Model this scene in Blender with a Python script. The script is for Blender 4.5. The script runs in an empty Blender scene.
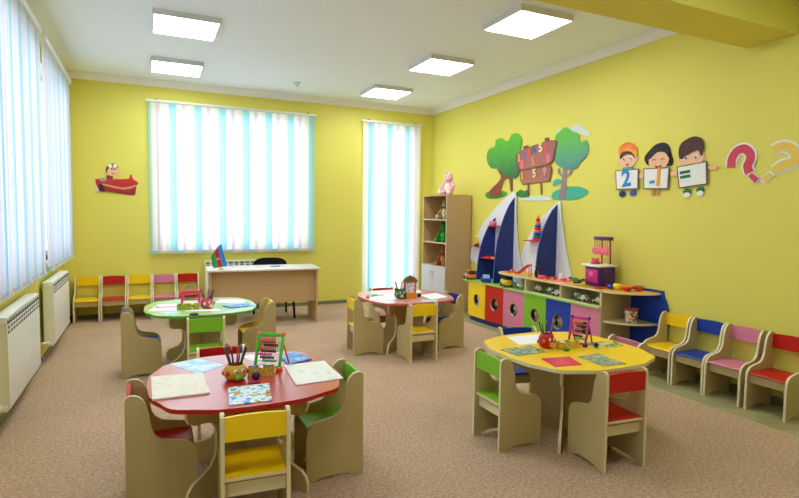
import bpy, bmesh, math, random
from mathutils import Vector, Matrix, Euler
from math import pi, sin, cos, radians
random.seed(7)
SC = bpy.context.scene
COL = SC.collection
# ---------------------------------------------------------------- helpers
def lin(c):
    return tuple(((v/255)/12.92 if v/255 <= .04045 else ((v/255+.055)/1.055)**2.4) for v in c)
MATS = {}
def P(name, rgb=None, rough=.5, spec=.4, coat=0, var=0, vscale=8, bump=0, bscale=200, metal=0, stretch=None, emis=0):
    if name in MATS: return MATS[name]
    m = bpy.data.materials.new(name); m.use_nodes = True
    nt = m.node_tree; N = nt.nodes; L = nt.links; b = N['Principled BSDF']
    c = lin(rgb) + (1,)
    b.inputs['Base Color'].default_value = c
    b.inputs['Roughness'].default_value = rough
    b.inputs['Specular IOR Level'].default_value = spec
    b.inputs['Metallic'].default_value = metal
    if coat: b.inputs['Coat Weight'].default_value = coat; b.inputs['Coat Roughness'].default_value = .22; b.inputs['Coat IOR'].default_value = 1.6
    if emis:
        b.inputs['Emission Color'].default_value = c; b.inputs['Emission Strength'].default_value = emis
    if var or bump:
        tc = N.new('ShaderNodeTexCoord'); mp = N.new('ShaderNodeMapping')
        L.new(tc.outputs['Object'], mp.inputs[0])
        if stretch: mp.inputs['Scale'].default_value = stretch
    if var:
        n = N.new('ShaderNodeTexNoise'); n.inputs['Scale'].default_value = vscale; n.inputs['Detail'].default_value = 4
        L.new(mp.outputs[0], n.inputs[0])
        mx = N.new('ShaderNodeMix'); mx.data_type = 'RGBA'
        mx.inputs[6].default_value = tuple(v*(1-var) for v in c[:3])+(1,)
        mx.inputs[7].default_value = tuple(min(1, v*(1+var)) for v in c[:3])+(1,)
        L.new(n.outputs[0], mx.inputs[0]); L.new(mx.outputs[2], b.inputs['Base Color'])
    if bump:
        n = N.new('ShaderNodeTexNoise'); n.inputs['Scale'].default_value = bscale
        L.new(mp.outputs[0], n.inputs[0])
        bp = N.new('ShaderNodeBump'); bp.inputs['Strength'].default_value = bump; bp.inputs['Distance'].default_value = .004
        L.new(n.outputs[0], bp.inputs['Height']); L.new(bp.outputs[0], b.inputs['Normal'])
    MATS[name] = m
    return m
def ramp_mat(name, cols, scale=30, rough=.5, kind='noise', stretch=(1,1,1), detail=3, soft=False):
    """patterned print: blotches of several colours"""
    m = bpy.data.materials.new(name); m.use_nodes = True
    nt = m.node_tree; N = nt.nodes; L = nt.links; b = N['Principled BSDF']
    b.inputs['Roughness'].default_value = rough
    tc = N.new('ShaderNodeTexCoord'); mp = N.new('ShaderNodeMapping'); mp.inputs['Scale'].default_value = stretch
    L.new(tc.outputs['Object'], mp.inputs[0])
    if kind == 'noise':
        n = N.new('ShaderNodeTexNoise'); n.inputs['Detail'].default_value = detail; out = n.outputs[0]
    else:
        n = N.new('ShaderNodeTexVoronoi'); out = None
    n.inputs['Scale'].default_value = scale
    L.new(mp.outputs[0], n.inputs[0])
    if out is None:
        s = N.new('ShaderNodeSeparateColor'); L.new(n.outputs['Color'], s.inputs[0]); out = s.outputs[0]
    r = N.new('ShaderNodeValToRGB'); r.color_ramp.interpolation = 'LINEAR' if soft else 'CONSTANT'
    e = r.color_ramp.elements
    k = len(cols)
    for i, (pos, c) in enumerate(cols):
        el = e[0] if i == 0 else (e[1] if i == 1 else e.new(pos))
        el.position = pos; el.color = lin(c)+(1,)
    L.new(out, r.inputs[0]); L.new(r.outputs[0], b.inputs['Base Color'])
    MATS[name] = m
    return m

class MB:
    def __init__(s): s.bm = bmesh.new()
    def _add(s, vs, fs, mi, M=None, smooth=False):
        v = [s.bm.verts.new(M @ Vector(p) if M is not None else Vector(p)) for p in vs]
        for f in fs:
            try:
                F = s.bm.faces.new([v[i] for i in f])
                F.material_index = mi if not isinstance(mi, (list, tuple)) else mi[0]
                F.smooth = smooth
            except ValueError: pass
        return v
    def box(s, x0, x1, y0, y1, z0, z1, mi=0, M=None):
        vs = [(x0,y0,z0),(x1,y0,z0),(x1,y1,z0),(x0,y1,z0),(x0,y0,z1),(x1,y0,z1),(x1,y1,z1),(x0,y1,z1)]
        fs = [(0,3,2,1),(4,5,6,7),(0,1,5,4),(1,2,6,5),(2,3,7,6),(3,0,4,7)]
        s._add(vs, fs, mi, M); return s
    def rbox(s, x0, x1, y0, y1, z0, z1, r=.01, mi=0, M=None, seg=2):
        t = bmesh.new()
        vs = [(x0,y0,z0),(x1,y0,z0),(x1,y1,z0),(x0,y1,z0),(x0,y0,z1),(x1,y0,z1),(x1,y1,z1),(x0,y1,z1)]
        v = [t.verts.new(p) for p in vs]
        for f in [(0,3,2,1),(4,5,6,7),(0,1,5,4),(1,2,6,5),(2,3,7,6),(3,0,4,7)]: t.faces.new([v[i] for i in f])
        bmesh.ops.bevel(t, geom=t.edges[:], offset=r, segments=seg, profile=.5, affect='EDGES')
        t.verts.index_update()
        s._add([q.co[:] for q in t.verts], [[q.index for q in f.verts] for f in t.faces], mi, M, True)
        t.free(); return s
    def prism(s, pts, a, b, plane='xy', mi=0, rim=None, M=None):
        """extrude a 2D outline from a to b along the axis missing from plane"""
        def p3(p, h):
            return {'xy':(p[0],p[1],h),'yz':(h,p[0],p[1]),'xz':(p[0],h,p[1])}[plane]
        n = len(pts)
        vs = [p3(p,a) for p in pts]+[p3(p,b) for p in pts]
        v = s._add(vs, [], 0, M)
        for loop, m_ in ((list(range(n))[::-1], mi), (list(range(n,2*n)), mi)):
            F = s.bm.faces.new([v[i] for i in loop]); F.material_index = m_
        for i in range(n):
            j = (i+1) % n
            F = s.bm.faces.new([v[i], v[j], v[n+j], v[n+i]]); F.material_index = mi if rim is None else rim
        return s
    def lathe(s, prof, seg=24, mi=0, M=None, smooth=True):
        vs = []; fs = []
        for r, z in prof:
            for k in range(seg): vs.append((r*cos(2*pi*k/seg), r*sin(2*pi*k/seg), z))
        for i in range(len(prof)-1):
            for k in range(seg):
                k2 = (k+1) % seg
                fs.append((i*seg+k, i*seg+k2, (i+1)*seg+k2, (i+1)*seg+k))
        fs.append(list(range(seg))[::-1]); fs.append([(len(prof)-1)*seg+k for k in range(seg)])
        s._add(vs, fs, mi, M, smooth); return s
    def tube(s, pts, r, seg=8, mi=0, M=None, closed=False):
        pts = [Vector(p) for p in pts]; n = len(pts); rings = []
        rr = r if isinstance(r, (list, tuple)) else [r]*n
        up = None
        for i, p in enumerate(pts):
            d = (pts[min(i+1,n-1)]-pts[max(i-1,0)]).normalized()
            if up is None:
                up = Vector((0,0,1)) if abs(d.z) < .9 else Vector((1,0,0))
            a = d.cross(up).normalized(); bb = a.cross(d).normalized(); up = bb
            rings.append([p+a*cos(2*pi*k/seg)*rr[i]+bb*sin(2*pi*k/seg)*rr[i] for k in range(seg)])
        vs = [q for g in rings for q in g]; fs = []
        for i in range(n-1):
            for k in range(seg):
                k2 = (k+1) % seg
                fs.append((i*seg+k, i*seg+k2, (i+1)*seg+k2, (i+1)*seg+k))
        fs.append(list(range(seg))[::-1]); fs.append([(n-1)*seg+k for k in range(seg)])
        s._add(vs, fs, mi, M, True); return s
    def ball(s, c, r, mi=0, seg=14, rings=9, M=None):
        if not isinstance(r, (tuple, list)): r = (r, r, r)
        vs = [(c[0], c[1], c[2]-r[2])]; fs = []
        for i in range(1, rings):
            t = -pi/2+pi*i/rings
            for k in range(seg):
                u = 2*pi*k/seg
                vs.append((c[0]+r[0]*cos(t)*cos(u), c[1]+r[1]*cos(t)*sin(u), c[2]+r[2]*sin(t)))
        vs.append((c[0], c[1], c[2]+r[2]))
        for k in range(seg):
            k2 = (k+1) % seg
            fs.append((0, 1+k2, 1+k)); fs.append((len(vs)-1, 1+(rings-2)*seg+k, 1+(rings-2)*seg+k2))
            for i in range(rings-2):
                fs.append((1+i*seg+k, 1+i*seg+k2, 1+(i+1)*seg+k2, 1+(i+1)*seg+k))
        s._add(vs, fs, mi, M, True); return s
    def mesh(s, name, mats):
        bmesh.ops.recalc_face_normals(s.bm, faces=s.bm.faces[:])
        me = bpy.data.meshes.new(name); s.bm.to_mesh(me); s.bm.free()
        for m in (mats if isinstance(mats, (list, tuple)) else [mats]): me.materials.append(m)
        return me
    def build(s, name, mats, parent=None, loc=None, rot=None):
        return mobj(name, s.mesh(name, mats), parent, loc, rot)
def mobj(name, me, parent=None, loc=None, rot=None):
    o = bpy.data.objects.new(name, me); COL.objects.link(o)
    if parent: o.parent = parent
    if loc: o.location = loc
    if rot: o.rotation_euler = rot
    return o
def tag(o, label, cat, group=None, kind=None):
    if label: o['label'] = label
    if cat: o['category'] = cat
    if group: o['group'] = group
    if kind: o['kind'] = kind
    return o
def thing(name, label, cat, loc=(0,0,0), rz=0, group=None):
    o = bpy.data.objects.new(name, None); COL.objects.link(o); o.empty_display_size = .1
    o.location = loc; o.rotation_euler = (0,0,rz)
    return tag(o, label, cat, group)
def struct(name, mb, mats, parent=None, loc=None):
    o = mb.build(name, mats, parent, loc)
    if not parent: o['kind'] = 'structure'
    return o
def copy_tree(o, parent=None):
    c = o.copy(); COL.objects.link(c)
    if parent: c.parent = parent
    for ch in list(o.children): copy_tree(ch, c)
    return c
def spline(pts, n=4, closed=True):
    out = []; k = len(pts)
    rng = range(k) if closed else range(k-1)
    for i in rng:
        g = (lambda j: pts[j % k]) if closed else (lambda j: pts[max(0, min(k-1, j))])
        p0, p1, p2, p3 = g(i-1), g(i), g(i+1), g(i+2)
        for t in range(n):
            t /= n
            out.append(tuple(.5*((2*p1[a])+(-p0[a]+p2[a])*t+(2*p0[a]-5*p1[a]+4*p2[a]-p3[a])*t*t+(-p0[a]+3*p1[a]-3*p2[a]+p3[a])*t**3) for a in (0,1)))
    if not closed: out.append(pts[-1])
    return out
def ellipse(cx, cy, rx, ry, n=20, a0=0): return [(cx+rx*cos(2*pi*i/n+a0), cy+ry*sin(2*pi*i/n+a0)) for i in range(n)]
def text_mesh(ch, size, depth, mat, name='digit'):
    cu = bpy.data.curves.new(name, 'FONT'); cu.body = ch; cu.size = size; cu.extrude = depth
    cu.align_x = 'CENTER'; cu.align_y = 'CENTER'; cu.offset = size*.025
    o = bpy.data.objects.new(name, cu); COL.objects.link(o)
    dg = bpy.context.evaluated_depsgraph_get()
    me = bpy.data.meshes.new_from_object(o.evaluated_get(dg))
    bpy.data.objects.remove(o); me.materials.clear(); me.materials.append(mat)
    return me

# ---------------------------------------------------------------- camera
XL, XR, YB, YF, ZC = -.95, 4.633, 8.5, -2.6, 3.35
R = Matrix(((0.90469034,0.0158509,-0.42577476),(-0.42587513,0.06383927,-0.90252697),(0.01287528,0.9978343,0.06450528)))
cam = bpy.data.cameras.new('camera'); co = bpy.data.objects.new('camera', cam); COL.objects.link(co)
co.matrix_world = Matrix.Translation((0,0,1.5)) @ R.to_4x4()
cam.sensor_width = 36; cam.lens = 537.2246*36/799; cam.clip_start = .05
SC.camera = co
SC.view_settings.view_transform = 'Standard'; SC.view_settings.look = 'None'
SC.view_settings.exposure = .27; SC.view_settings.gamma = 1
SC.view_settings.use_curve_mapping = False
SC.cycles.max_bounces = 10; SC.cycles.diffuse_bounces = 6; SC.cycles.transmission_bounces = 8; SC.cycles.transparent_max_bounces = 12
SC.cycles.sample_clamp_indirect = 6; SC.cycles.caustics_reflective = False; SC.cycles.caustics_refractive = False
SC.cycles.use_denoising = True

# ---------------------------------------------------------------- materials
wallm = P('yellow_wall_paint', (224,214,98), .55, .3, var=.03, vscale=1.5, bump=.08, bscale=60)
white = P('white_paint', (238,238,236), .5, .4)
ceilm = P('ceiling_paint', (238,245,255), .75, .2)
pvc = P('white_plastic', (240,241,240), .3, .5)
radm = P('radiator_enamel', (236,236,228), .3, .5)
dark = P('dark_plastic', (20,20,22), .4, .5)
beech = P('beech_laminate', (188,168,114), .4, .4, var=.06, vscale=6, stretch=(6,6,.6))
beech_edge = P('light_edge_band', (226,212,168), .4, .4)
oak = P('oak_laminate', (190,156,108), .45, .4, var=.1, vscale=7, stretch=(1,1,14))
oakv = P('oak_laminate_vertical', (194,160,112), .45, .4, var=.1, vscale=7, stretch=(14,14,1))
deskm = P('desk_top_laminate', (222,214,202), .35, .5)
cY = P('yellow_board', (250,208,14), .38, .4); cR = P('red_board', (196,26,16), .4, .4)
cB = P('blue_board', (26,62,160), .4, .4); cG = P('green_board', (128,190,40), .4, .4)
cK = P('pink_board', (216,128,156), .4, .4); cNavy = P('navy_board', (28,48,128), .4, .4)
cG2 = P('light_green_board', (160,206,96), .4, .4)
BO = {'yellow':cY,'red':cR,'blue':cB,'green':cG,'pink':cK}

# carpet
carp = bpy.data.materials.new('beige_carpet'); carp.use_nodes = True
nt = carp.node_tree; N = nt.nodes; L = nt.links; b = N['Principled BSDF']; b.inputs['Roughness'].default_value = .95; b.inputs['Specular IOR Level'].default_value = .1
g = N.new('ShaderNodeNewGeometry')
n1 = N.new('ShaderNodeTexNoise'); n1.inputs['Scale'].default_value = 55; n1.inputs['Detail'].default_value = 5; n1.inputs['Roughness'].default_value = .75
n2 = N.new('ShaderNodeTexNoise'); n2.inputs['Scale'].default_value = 1.6; n2.inputs['Detail'].default_value = 3
r = N.new('ShaderNodeValToRGB'); e = r.color_ramp.elements
e[0].position = .33; e[0].color = lin((160,128,96))+(1,); e[1].position = .68; e[1].color = lin((226,196,166))+(1,)
L.new(g.outputs['Position'], n1.inputs[0]); L.new(g.outputs['Position'], n2.inputs[0]); L.new(n1.outputs[0], r.inputs[0])
mx = N.new('ShaderNodeMix'); mx.data_type = 'RGBA'; mx.blend_type = 'MULTIPLY'; mx.inputs[0].default_value = .25
L.new(r.outputs[0], mx.inputs[6]); L.new(n2.outputs[0], mx.inputs[7]); L.new(mx.outputs[2], b.inputs['Base Color'])
bp = N.new('ShaderNodeBump'); bp.inputs['Strength'].default_value = .5; bp.inputs['Distance'].default_value = .01
L.new(n1.outputs[0], bp.inputs['Height']); L.new(bp.outputs[0], b.inputs['Normal'])
# laminate floor strips
lam = bpy.data.materials.new('laminate_floor'); lam.use_nodes = True
nt = lam.node_tree; N = nt.nodes; L = nt.links; b = N['Principled BSDF']; b.inputs['Roughness'].default_value = .22
g = N.new('ShaderNodeNewGeometry'); mp = N.new('ShaderNodeMapping'); mp.inputs['Rotation'].default_value = (0,0,radians(38)); L.new(g.outputs['Position'], mp.inputs[0])
br = N.new('ShaderNodeTexBrick'); br.inputs['Scale'].default_value = 1; br.inputs['Brick Width'].default_value = 1.2; br.inputs['Row Height'].default_value = .13
br.inputs['Mortar Size'].default_value = .002; br.inputs['Color1'].default_value = lin((176,170,122))+(1,); br.inputs['Color2'].default_value = lin((156,150,100))+(1,); br.inputs['Mortar'].default_value = lin((132,122,80))+(1,)
L.new(mp.outputs[0], br.inputs[0]); L.new(br.outputs[0], b.inputs['Base Color'])

# blind fabric: soft vertical stripes woven in, light passes through
def fabric(name, axis, k=(1,1,1), soft=0):
    m = bpy.data.materials.new(name); m.use_nodes = True
    nt = m.node_tree; N = nt.nodes; L = nt.links
    N.remove(N['Principled BSDF'])
    g = N.new('ShaderNodeNewGeometry'); sx = N.new('ShaderNodeSeparateXYZ'); L.new(g.outputs['Position'], sx.inputs[0])
    mul = N.new('ShaderNodeMath'); mul.operation = 'MULTIPLY'; mul.inputs[1].default_value = 1/.34
    L.new(sx.outputs[axis], mul.inputs[0])
    fr = N.new('ShaderNodeMath'); fr.operation = 'FRACT'; L.new(mul.outputs[0], fr.inputs[0])
    r = N.new('ShaderNodeValToRGB'); e = r.color_ramp.elements
    st = [(0,(170,222,238)),(.2,(178,228,242)),(.26,(244,246,250)),(.42,(246,246,250)),(.47,(230,218,238)),(.58,(238,228,242)),(.64,(250,250,250)),(.74,(252,248,236)),(.82,(250,244,228)),(.88,(236,244,248)),(.96,(170,222,238))]
    st = [(p_, tuple((v*(1-soft)+g_*soft)*q for v, q, g_ in zip(c_, k, (236,232,240)))) for p_, c_ in st]
    for i, (p_, c_) in enumerate(st):
        el = e[0] if i == 0 else (e[1] if i == 1 else e.new(p_))
        el.position = p_; el.color = lin(c_)+(1,)
    L.new(fr.outputs[0], r.inputs[0])
    d = N.new('ShaderNodeBsdfDiffuse'); t = N.new('ShaderNodeBsdfTranslucent'); mix = N.new('ShaderNodeMixShader'); mix.inputs[0].default_value = .62
    L.new(r.outputs[0], d.inputs[0]); L.new(r.outputs[0], t.inputs[0]); L.new(d.outputs[0], mix.inputs[1]); L.new(t.outputs[0], mix.inputs[2])
    L.new(mix.outputs[0], N['Material Output'].inputs[0])
    return m
fabX = fabric('striped_blind_fabric_back', 0); fabY = fabric('striped_blind_fabric_side', 1, (.92,.93,.96), .45)  # side copy darkened to imitate weaker daylight behind the left windows
glass = bpy.data.materials.new('window_glass'); glass.use_nodes = True
nt = glass.node_tree; N = nt.nodes; L = nt.links; N.remove(N['Principled BSDF'])
tr = N.new('ShaderNodeBsdfTransparent'); gl = N.new('ShaderNodeBsdfGlossy'); gl.inputs['Roughness'].default_value = .02
mix = N.new('ShaderNodeMixShader'); mix.inputs[0].default_value = .06
L.new(tr.outputs[0], mix.inputs[1]); L.new(gl.outputs[0], mix.inputs[2]); L.new(mix.outputs[0], N['Material Output'].inputs[0])

# ---------------------------------------------------------------- world daylight
w = bpy.data.worlds.new('daylight'); SC.world = w; w.use_nodes = True
nt = w.node_tree; N = nt.nodes; L = nt.links; bg = N['Background']
tc = N.new('ShaderNodeTexCoord'); sp = N.new('ShaderNodeSeparateXYZ'); L.new(tc.outputs['Generated'], sp.inputs[0])
r = N.new('ShaderNodeValToRGB'); e = r.color_ramp.elements
e[0].position = .0; e[0].color = (.55,.6,.52,1); e[1].position = .52; e[1].color = (.84,.94,1,1)
ma = N.new('ShaderNodeMapRange'); ma.inputs['From Min'].default_value = -1; ma.inputs['From Max'].default_value = 1
L.new(sp.outputs[2], ma.inputs['Value']); L.new(ma.outputs[0], r.inputs[0]); L.new(r.outputs[0], bg.inputs[0]); 
sy = N.new('ShaderNodeMapRange'); sy.inputs['From Min'].default_value = -1; sy.inputs['From Max'].default_value = 1; sy.inputs['To Min'].default_value = 1.95; sy.inputs['To Max'].default_value = 3.2
L.new(sp.outputs[1], sy.inputs['Value']); L.new(sy.outputs[0], bg.inputs[1])

# ---------------------------------------------------------------- room shell
def wall_pieces(mb, lo, hi, z0, z1, holes, put):
    """split a wall strip into boxes around its openings; put(a,b,z0,z1)"""
    cur = lo
    for a, b_, c, d in sorted(holes):
        if a > cur: put(cur, a, z0, z1)
        if c > z0: put(a, b_, z0, c)
        if d < z1: put(a, b_, d, z1)
        cur = b_
    if cur < hi: put(cur, hi, z0, z1)
T_ = .25
HL = [(-1.9,2.3,.97,3.0),(2.7,6.04,.97,3.0),(6.22,7.98,.97,3.0)]
HB = [(.16,2.36,.97,2.98),(3.34,4.28,.1,2.98)]
mb = MB(); wall_pieces(mb, YF, YB, -.02, ZC, HL, lambda a,b_,c,d: mb.box(XL-T_, XL, a, b_, c, d)); struct('wall_left', mb, wallm)
mb = MB(); wall_pieces(mb, XL-T_, XR+T_, -.02, ZC, HB, lambda a,b_,c,d: mb.box(a, b_, YB, YB+T_, c, d)); struct('wall_back', mb, wallm)
mb = MB(); mb.box(XR, XR+T_, YF, YB, -.02, ZC); struct('wall_right', mb, wallm)
mb = MB(); mb.box(XL-T_, XR+T_, YF-T_, YF, -.02, ZC); struct('wall_front', mb, wallm)
mb = MB(); mb.box(XL-T_, XR+T_, YF-T_, YB+T_, ZC, ZC+.2); struct('ceiling', mb, ceilm)
mb = MB(); mb.box(XL-T_, XR+T_, YF-T_, YB+T_, -.25, -.008); struct('floor', mb, lam)
mb = MB(); mb.box(XL-.0, XR, 2.57, 2.975, 2.945, ZC); o = struct('trim_1', mb, wallm)
o['label'] = 'yellow painted ceiling beam across the room'
mb = MB(); mb.box(XL+.016, 4.06, YF+.02, YB-.016, -.008, 0)
tag(mb.build('carpet', carp), 'beige looped wall to wall carpet ending before the laminate strip', 'carpet')
# cornices: stepped profile
def prof_c(s):
    return [(0,0),(0,-.09),(.014*s,-.09),(.018*s,-.075),(.04*s,-.05),(.062*s,-.03),(.068*s,-.016),(.088*s,-.012),(.088*s,0)]
mb = MB(); mb.prism([(XR-a, ZC+z) for a, z in prof_c(1)], 2.975, YB, 'xz', 0); struct('trim_2', mb, white)
mb = MB(); mb.prism([(YB-a, ZC+z) for a, z in prof_c(1)], XL, XR, 'yz', 0); struct('trim_3', mb, white)
# baseboards
bbm = P('grey_green_baseboard', (120,122,92), .4, .4)
mb = MB(); mb.box(XL, XL+.016, YF, YB, -.008, .055); struct('baseboard_left', mb, bbm)
mb = MB(); mb.box(XL+.016, XR, YB-.016, YB, -.008, .055); struct('baseboard_back', mb, bbm)
mb = MB(); mb.box(XR-.016, XR, YF, YB-.016, -.008, .055); struct('baseboard_right', mb, bbm)
# windows
def window(i, a, b_, c, d, side):
    mb = MB(); gm = MB()
    dep = (XL-.17, XL-.1) if side == 'L' else (YB+.1, YB+.17)
    def bx(m_, u0, u1, z0, z1, k=0):
        if side == 'L': m_.box(dep[0]+k, dep[1]-k, u0, u1, z0, z1)
        else: m_.box(u0, u1, dep[0]+k, dep[1]-k, z0, z1)
    f = .06
    bx(mb, a, b_, c, c+f); bx(mb, a, b_, d-f, d); bx(mb, a, a+f, c+f, d-f); bx(mb, b_-f, b_, c+f, d-f)
    nm = max(1, round((b_-a)/.95))
    for k in range(1, nm):
        u = a+(b_-a)*k/nm; bx(mb, u-.04, u+.04, c+f, d-f)
    o = struct('window_%d' % i, mb, pvc)
    for k in range(nm):
        gm = MB(); u0 = a+(b_-a)*k/nm+.045; u1 = a+(b_-a)*(k+1)/nm-.045
        bx(gm, u0, u1, c+f, d-f, .031); gm.build('pane', glass, o)
    lm = MB(); k0, k1 = (XL-.249, XL-.002) if side == 'L' else (YB+.002, YB+.249)
    for (u0, u1, z0, z1) in ((a, a+.008, c, d), (b_-.008, b_, c, d), (a+.008, b_-.008, d-.008, d)):
        if side == 'L': lm.box(k0, k1, u0, u1, z0, z1)
        else: lm.box(u0, u1, k0, k1, z0, z1)
    lm.build('reveal_lining', pvc, o)
    if c > .5:
        sm = MB()
        if side == 'L': sm.box(XL-.1, XL+.03, a-.0, b_+.0, c-.03, c)
        else: sm.box(a, b_, YB-.03, YB+.1, c-.03, c)
        sm.build('sill', pvc, o)
    # portal
    l = bpy.data.lights.new('window_daylight', 'AREA'); l.shape = 'RECTANGLE'; l.size = b_-a; l.size_y = d-c; l.cycles.is_portal = True
    lo = bpy.data.objects.new('window_daylight', l); COL.objects.link(lo)
    if side == 'L':
        lo.location = (XL-.22, (a+b_)/2, (c+d)/2); lo.rotation_euler = (pi/2, 0, -pi/2)
    else:
        lo.location = ((a+b_)/2, YB+.22, (c+d)/2); lo.rotation_euler = (pi/2, 0, 0); lo.rotation_euler = Euler((-pi/2,0,0))
    return o
window(1, *HL[1], 'L'); window(2, *HL[2], 'L'); window(3, *HB[0], 'B'); window(4, *HB[1], 'B'); window(5, *HL[0], 'L')  # the last window is out of view, added to light the near end
for o in list(bpy.data.objects):
    if o.type == 'LIGHT':
        # portal faces into the room (local -Z)
        pass

# vertical blinds
railm = P('white_aluminium', (225,226,222), .35, .5); chainm = P('blind_chain', (235,235,235), .4)
wt = P('blind_weight_pocket', (196,200,214), .5, .3)
def blind(a, b_, z0, z1, side, label):
    t = thing('vertical_blind', label, 'blind', ((XL, (a+b_)/2, z0) if side == 'L' else ((a+b_)/2, YB, z0)), 0, 'striped vertical blinds at the windows')
    n = round((b_-a)/.115); step = (b_-a)/n; ht = z1-z0
    off = .085
    mb = MB()
    if side == 'L': mb.rbox(off-.03, off+.03, -(b_-a)/2-.03, (b_-a)/2+.03, ht-.0, ht+.06, .006)
    else: mb.rbox(-(b_-a)/2-.03, (b_-a)/2+.03, -off-.022, -off+.022, ht, ht+.035, .006)
    mb.build('rail', railm, t)
    for s in (-1, 1):
        mb = MB(); u = s*((b_-a)/2-.1)
        if side == 'L': mb.box(.0, off, u-.015, u+.015, ht+.03, ht+.05)
        else: mb.box(u-.015, u+.015, -off, 0, ht+.03, ht+.05)
        mb.build('bracket', P('dark_bracket', (90,90,88), .4), t)
    # slat mesh: thin bowed strip
    def slat_mesh():
        mb = MB(); w_ = .0635; pts = []
        for k in range(7):
            u = -w_+2*w_*k/6; pts.append((u, .006*(1-(u/w_)**2)))
        vs = [(u, v, .0) for u, v in pts]+[(u, v, ht-.004) for u, v in pts]
        mb._add(vs, [(k, k+1, k+8, k+7) for k in range(6)], 0, None, True)
        return mb.mesh('slat', fabX if side == 'B' else fabY)
    sm = slat_mesh()
    wms = []
    for nm, c_ in (('cyan', (140,196,214)), ('cream', (222,206,184)), ('lilac', (196,182,212))):
        wm = MB(); wm.box(-.058, .058, -.004, .006, .0, .032); wms.append(wm.mesh('weight', P('weight_pocket_'+nm, c_, .6)))
    for k in range(n):
        u = -(b_-a)/2+step*(k+.5)
        base = (off, u, 0) if side == 'L' else (u, -off, 0)
        rz = (pi/2 if side == 'L' else 0)+radians(-11 if side == 'L' else -7)
        o = mobj('slat', sm, t, base, (0,0,rz))
        mobj('weight', wms[k % 3], o)
    mb = MB()
    for dz in (.012,):
        pts = []
        for k in range(n+1):
            u = -(b_-a)/2+step*k
            for q in (0, .5):
                uu = u+q*step
                if uu > (b_-a)/2: break
                zz = dz-.02*(q == .5)
                pts.append((off+.02, uu, zz) if side == 'L' else (uu, -off-.02, zz))
        mb.tube(pts, .0022, 5)
    mb.build('chain', chainm, t)
    return t
blind(2.55, 5.93, .905, 3.10, 'L', 'long striped vertical blind on the left wall, nearest the camera')
blind(-2.0, 2.4, .905, 3.10, 'L', 'long striped vertical blind on the added unseen window, camera side of the beam')  # goes with the added window, out of view
blind(6.20, 8.07, .905, 3.10, 'L', 'striped vertical blind on the left wall beside the corner')
blind(.05, 2.44, .90, 3.03, 'B', 'wide striped vertical blind on the back wall behind the teacher desk')
blind(3.28, 4.35, .13, 3.02, 'B', 'narrow full height striped blind beside the bookcase')

# ceiling panel lamps
emit = P('lamp_diffuser', (240,247,255), .6, .2, emis=17.5)
fr = P('lamp_frame', (214,214,212), .4, .5)
def lamp(x, y, label):
    t = thing('ceiling_light', label, 'ceiling light', (x, y, ZC), 0, 'square ceiling panels')
    h = .297; z0 = -.055
    mb = MB()
    mb.box(-h, h, -h, -h+.012, z0, 0).box(-h, h, h-.012, h, z0, 0).box(-h, -h+.012, -h+.012, h-.012, z0, 0).box(h-.012, h, -h+.012, h-.012, z0, 0)
    mb.build('frame', fr, t)
    mb = MB(); mb.box(-h+.012, h-.012, -h+.012, h-.012, z0+.002, z0+.01); mb.build('diffuser', emit, t)
lamp(.38, 7.49, 'square ceiling light at the far left, nearest the back wall')
lamp(.38, 5.80, 'square ceiling light at the left, nearer the camera')
lamp(3.285, 7.51, 'square ceiling light farthest away on the right side')
lamp(3.29, 5.86, 'middle square ceiling light of the right hand row')
lamp(3.29, 4.21, 'square ceiling light nearest the yellow beam')
lamp(.38, 4.15, 'square ceiling light over the red table, above the frame')
for yy in (1.3,):  # out of view, added to brighten the near end of the room
    lamp(.38, yy, 'added unseen ceiling light on the left side, on the camera side of the beam')
    lamp(3.30, yy, 'added unseen ceiling light on the right side, on the camera side of the beam')
t = thing('smoke_detector', 'small white round smoke detector on the ceiling', 'smoke detector', (1.97,7.67,ZC), 0)
mb = MB(); mb.lathe([(.05,0),(.05,-.02),(.035,-.03),(.02,-.045)], 20); mb.build('sensor_body', railm, t)
mb = MB(); mb.lathe([(.02,-.045),(.018,-.06),(.004,-.062)], 14); mb.build('sensor_cap', fr, t)

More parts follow.
